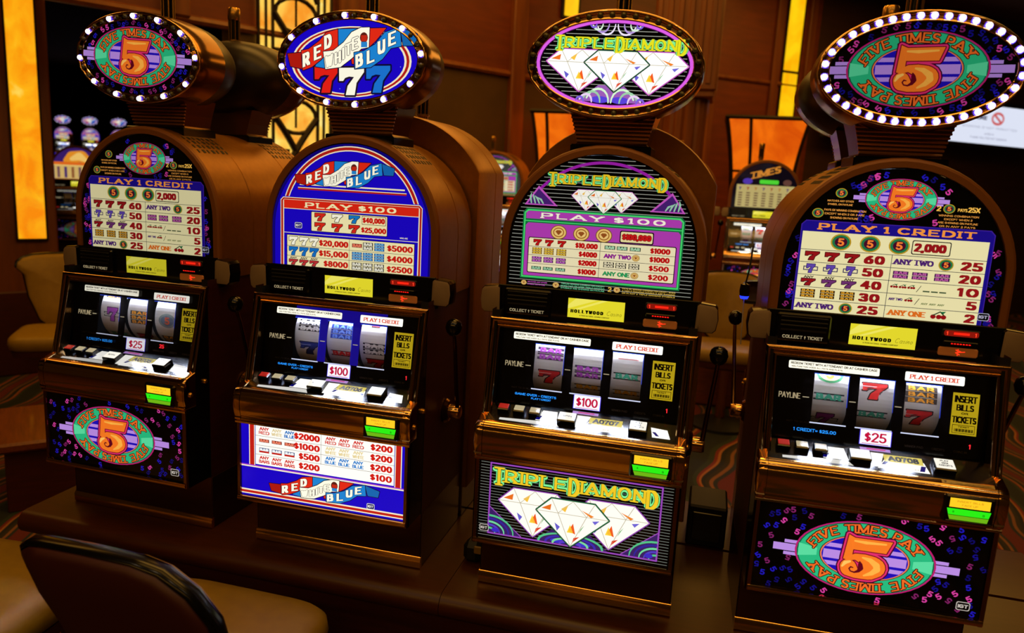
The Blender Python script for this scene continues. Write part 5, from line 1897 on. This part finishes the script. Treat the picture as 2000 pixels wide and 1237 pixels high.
def screen(frame, u0, u1, z0, z1, label, text=True):
    t = thing('television', label, 'television'); frame.obj(t)
    b = MB(); b.box(u0 - .06, u1 + .06, -.26, -.18, z0 - .06, z1 + .06, MATTE, .012); b.build('casing', t)
    a = Art(lambda u, v, h: (u, -.2605 - h, v), lambda c: em(c, .95), .0006)
    a.rect(u0, z0, u1, z1, (226, 232, 250), 1)
    if text:
        cx = (u0 + u1) / 2; h = z1 - z0; w = u1 - u0
        a.text('SMOKE', cx - .06 * w, z0 + .62 * h, .10 * h, (40, 40, 80), 2, px=.16, py=.12, align='r', w=.20 * w)
        a.stroke(arc(cx + .08 * w, z0 + .68 * h, .07 * w, .14 * h, 0, 360, 16), .010 * w, .010 * w, (206, 90, 90), 2)
        a.stroke([(cx + .03 * w, z0 + .78 * h), (cx + .13 * w, z0 + .58 * h)], .010 * w, .010 * w, (206, 90, 90), 3)
        a.text('SMOKING IS NOT PERMITTED', cx, z0 + .40 * h, .05 * h, (130, 130, 160), 2, px=.08, py=.07, align='c', w=.68 * w)
        a.text('AREA', cx, z0 + .24 * h, .05 * h, (130, 130, 160), 2, px=.08, py=.07, align='c', w=.12 * w)
        a.text('THANK YOU FOR NOT SMOKING', cx, z0 + .13 * h, .05 * h, (130, 130, 160), 2, px=.08, py=.07, align='c', w=.46 * w)
    a.build('screen', t)
    b = MB(); b.box((u0 + u1) / 2 - .1, (u0 + u1) / 2 + .1, -.19, -.055, (z0 + z1) / 2 - .1, (z0 + z1) / 2 + .1, MATTE); b.build('bracket', t)
    return t


screen(WB, 3.10, 4.72, ZB + 1.87, ZB + 2.385, 'wall television with a white no-smoking notice right of the nearest sign')
screen(WB, 1.02, 1.5, ZB + 1.83, ZB + 2.15, 'small bright screen peeping out under the left side of the nearest sign', False)

# ------------------------------------------------------------------ chairs
def super_ell(a, bb, n, e=3.2):
    P = []
    for i in range(n):
        t_ = 2 * PI * i / n
        c, s = math.cos(t_), math.sin(t_)
        P.append((a * math.copysign(abs(c) ** (2 / e), c), bb * math.copysign(abs(s) ** (2 / e), s)))
    return P


def make_chair(label, x, y, rz, group, zs=.60, top=.98, bw=.25, outline=None, wrap=1.1):
    """seat at the origin, sitter looks toward +y, backrest at -y"""
    t = thing('casino_chair', label, 'chair', (x, y, 0), rz, group)
    b = MB(); rows = []
    for k, z in ((.86, zs - .10), (.97, zs - .085), (1.0, zs - .05), (.985, zs - .022), (.93, zs - .006), (.80, zs + .002), (.45, zs + .006)):
        rows.append([(px_ * k, py_ * k, z) for px_, py_ in super_ell(.25, .245, 44, 6.0)])
    b.grid(rows, TAN, True, True, True); b.build('seat', t, True, angle=60)
    b = MB(); b.grid([[(px_ * k, py_ * k, z) for px_, py_ in super_ell(.25, .245, 44, 6.0)] for k, z in ((.6, zs - .16), (.92, zs - .13), (.95, zs - .095))], MAROON, True, True, True); b.build('seat_shell', t, True)
    # backrest outline (u across, v up), narrower at the bottom, round shoulders
    H = top - zs + .02
    half = [(.10, 0), (.145, .04), (.175, .12), (.205, .20), (.232, H - .13), (bw, H - .085), (bw - .006, H - .05), (bw - .035, H - .022), (bw - .09, H - .006), (.10, H), (0, H + .003)]
    out = outline or half + [(-u, v) for u, v in reversed(half[:-1])]

    def B(u, v, d):
        return (u, -.225 - v * .19 + u * u * wrap - d, zs - .02 + v)
    C = (sum(q[0] for q in out) / len(out), H * .55)
    ring = lambda k, d: [B(C[0] + (u - C[0]) * k, C[1] + (v - C[1]) * k, d) for u, v in out]
    b = MB(); b.grid([ring(.97, .0), ring(.95, -.022), ring(.86, -.034), ring(.5, -.038), ring(.02, -.038)], TAN, True, False, True); b.build('back_cushion', t, True, angle=60)
    b = MB(); b.grid([ring(.97, .0), ring(.95, .026), ring(.86, .036), ring(.5, .040), ring(.02, .040)], MAROON, True, False, True); b.build('back_shell', t, True, angle=60)
    b = MB(); b.grid([ring(.965, -.014), ring(.995, -.012), ring(1.01, -.003), ring(1.01, .010), ring(.995, .020), ring(.965, .024)], PIPING, True); b.build('back_trim', t, True, angle=60)
    b = MB(); b.tube([(0, -.235, zs + .02), (0, -.19, zs - .06), (0, -.1, zs - .13)], .03, MATTE, 8); b.build('back_arm', t, True)
    b = MB(); b.lathe([(.035, .05), (.035, zs - .13)], STEEL, 16); b.build('post', t, True)
    b = MB(); b.lathe([(.21, .0), (.21, .02), (.12, .045), (.04, .06)], MATTE, 28); b.build('base', t, True)
    return t


FRG = 'tan chairs facing the front row'
AOUT = [(.215, .00), (.25, .10), (.275, .19), (.285, .24), (.278, .29), (.24, .345), (.185, .383), (.13, .395), (.02, .397), (-.07, .395), (-.10, .391), (-.118, .380), (-.120, .365), (-.105, .305), (-.065, .225), (-.035, .12), (-.02, .0)]
make_chair('maroon-backed tan chair with black piping in the left foreground, seen from behind', -.795, -.46, 0, FRG, outline=AOUT, wrap=0.0)
make_chair('tan chair at the lower left corner, only its seat in view beyond the maroon backrest', -1.47, -.46, math.radians(4), FRG)
make_chair('tan chair with black piping just rising over the bottom edge, left of the diamond machine', -.035, -.57, math.radians(-3), FRG, top=.965, bw=.2)
make_chair('blurred tan chair with maroon shell at left, standing before the amber column', -3.72, 2.05, math.radians(180 + 35), 'blurred tan chairs', .56, 1.02, .27)
make_chair('blurred tan chair back seen through the gap between the two right machines', .45, 3.62, math.radians(184), 'blurred tan chairs', .60, 1.08, .24)

# ------------------------------------------------------------------ small items
t = thing('hanging_cord', 'thin pale cord with a small blue light hanging between the two right machines', 'cord', (.36, .25, 0))
b = MB(); b.lathe([(.0001, 1.418), (.011, 1.412), (.012, 1.40), (.009, 1.392)], principled('blue_led', (30, 40, 255), .3, 0, (30, 50, 255), 2.2), 12); b.build('blue_light', t, True)
b = MB(); b.lathe([(.012, 1.40), (.014, 1.412), (.012, 1.43), (.0, 1.434)], BLACK, 12); b.build('holder', t, True)
b = MB(); b.tube([(0, 0, 1.392), (.002, 0, 1.33), (.004, 0, 1.27)], .0016, principled('pale_cord', (210, 200, 190), .5), 6); b.build('cord', t)
b = MB(); b.tube([(0, 0, 1.43), (.006, .004, 1.47), (.010, .02, 1.53)], .0022, MATTE, 6); b.build('stem', t)
b = MB(); b.box(-.055, .06, 0, .16, ZB, ZB + .13, MATTE, .006)
b.box(-.04, .045, -.004, .0, ZB + .02, ZB + .11, BLACK, .002)
o = b.build('cable_box', None, loc=(.33, .42, 0)); tag(o, 'black cable box standing on the bench between the two right machines', 'box')
b = MB(); b.box(-.022, .030, -.03, .03, ZB, ZB + .062, MATTE, .014)
b.box(.012, .036, -.034, -.028, ZB + .034, ZB + .058, TAN, .003)
o = b.build('cable_plug', None, loc=(-.305, .105, 0)); tag(o, 'small black plug box on the bench at the left foot of the diamond machine', 'plug')
BSTEP = Frame((-2.90, 1.02), (.74, -.67))
t = thing('slot_bench', 'low wooden bench end at far left before the blurred tan chair', 'bench'); BSTEP.obj(t)
b = MB(); b.box(-.35, .26, -.11, .6, .30, .35, WOOD, .012); b.build('worktop', t)
b = MB(); b.box(-.30, .22, -.08, .55, 0, .30, SIDE, .004); b.build('front_panel', t)
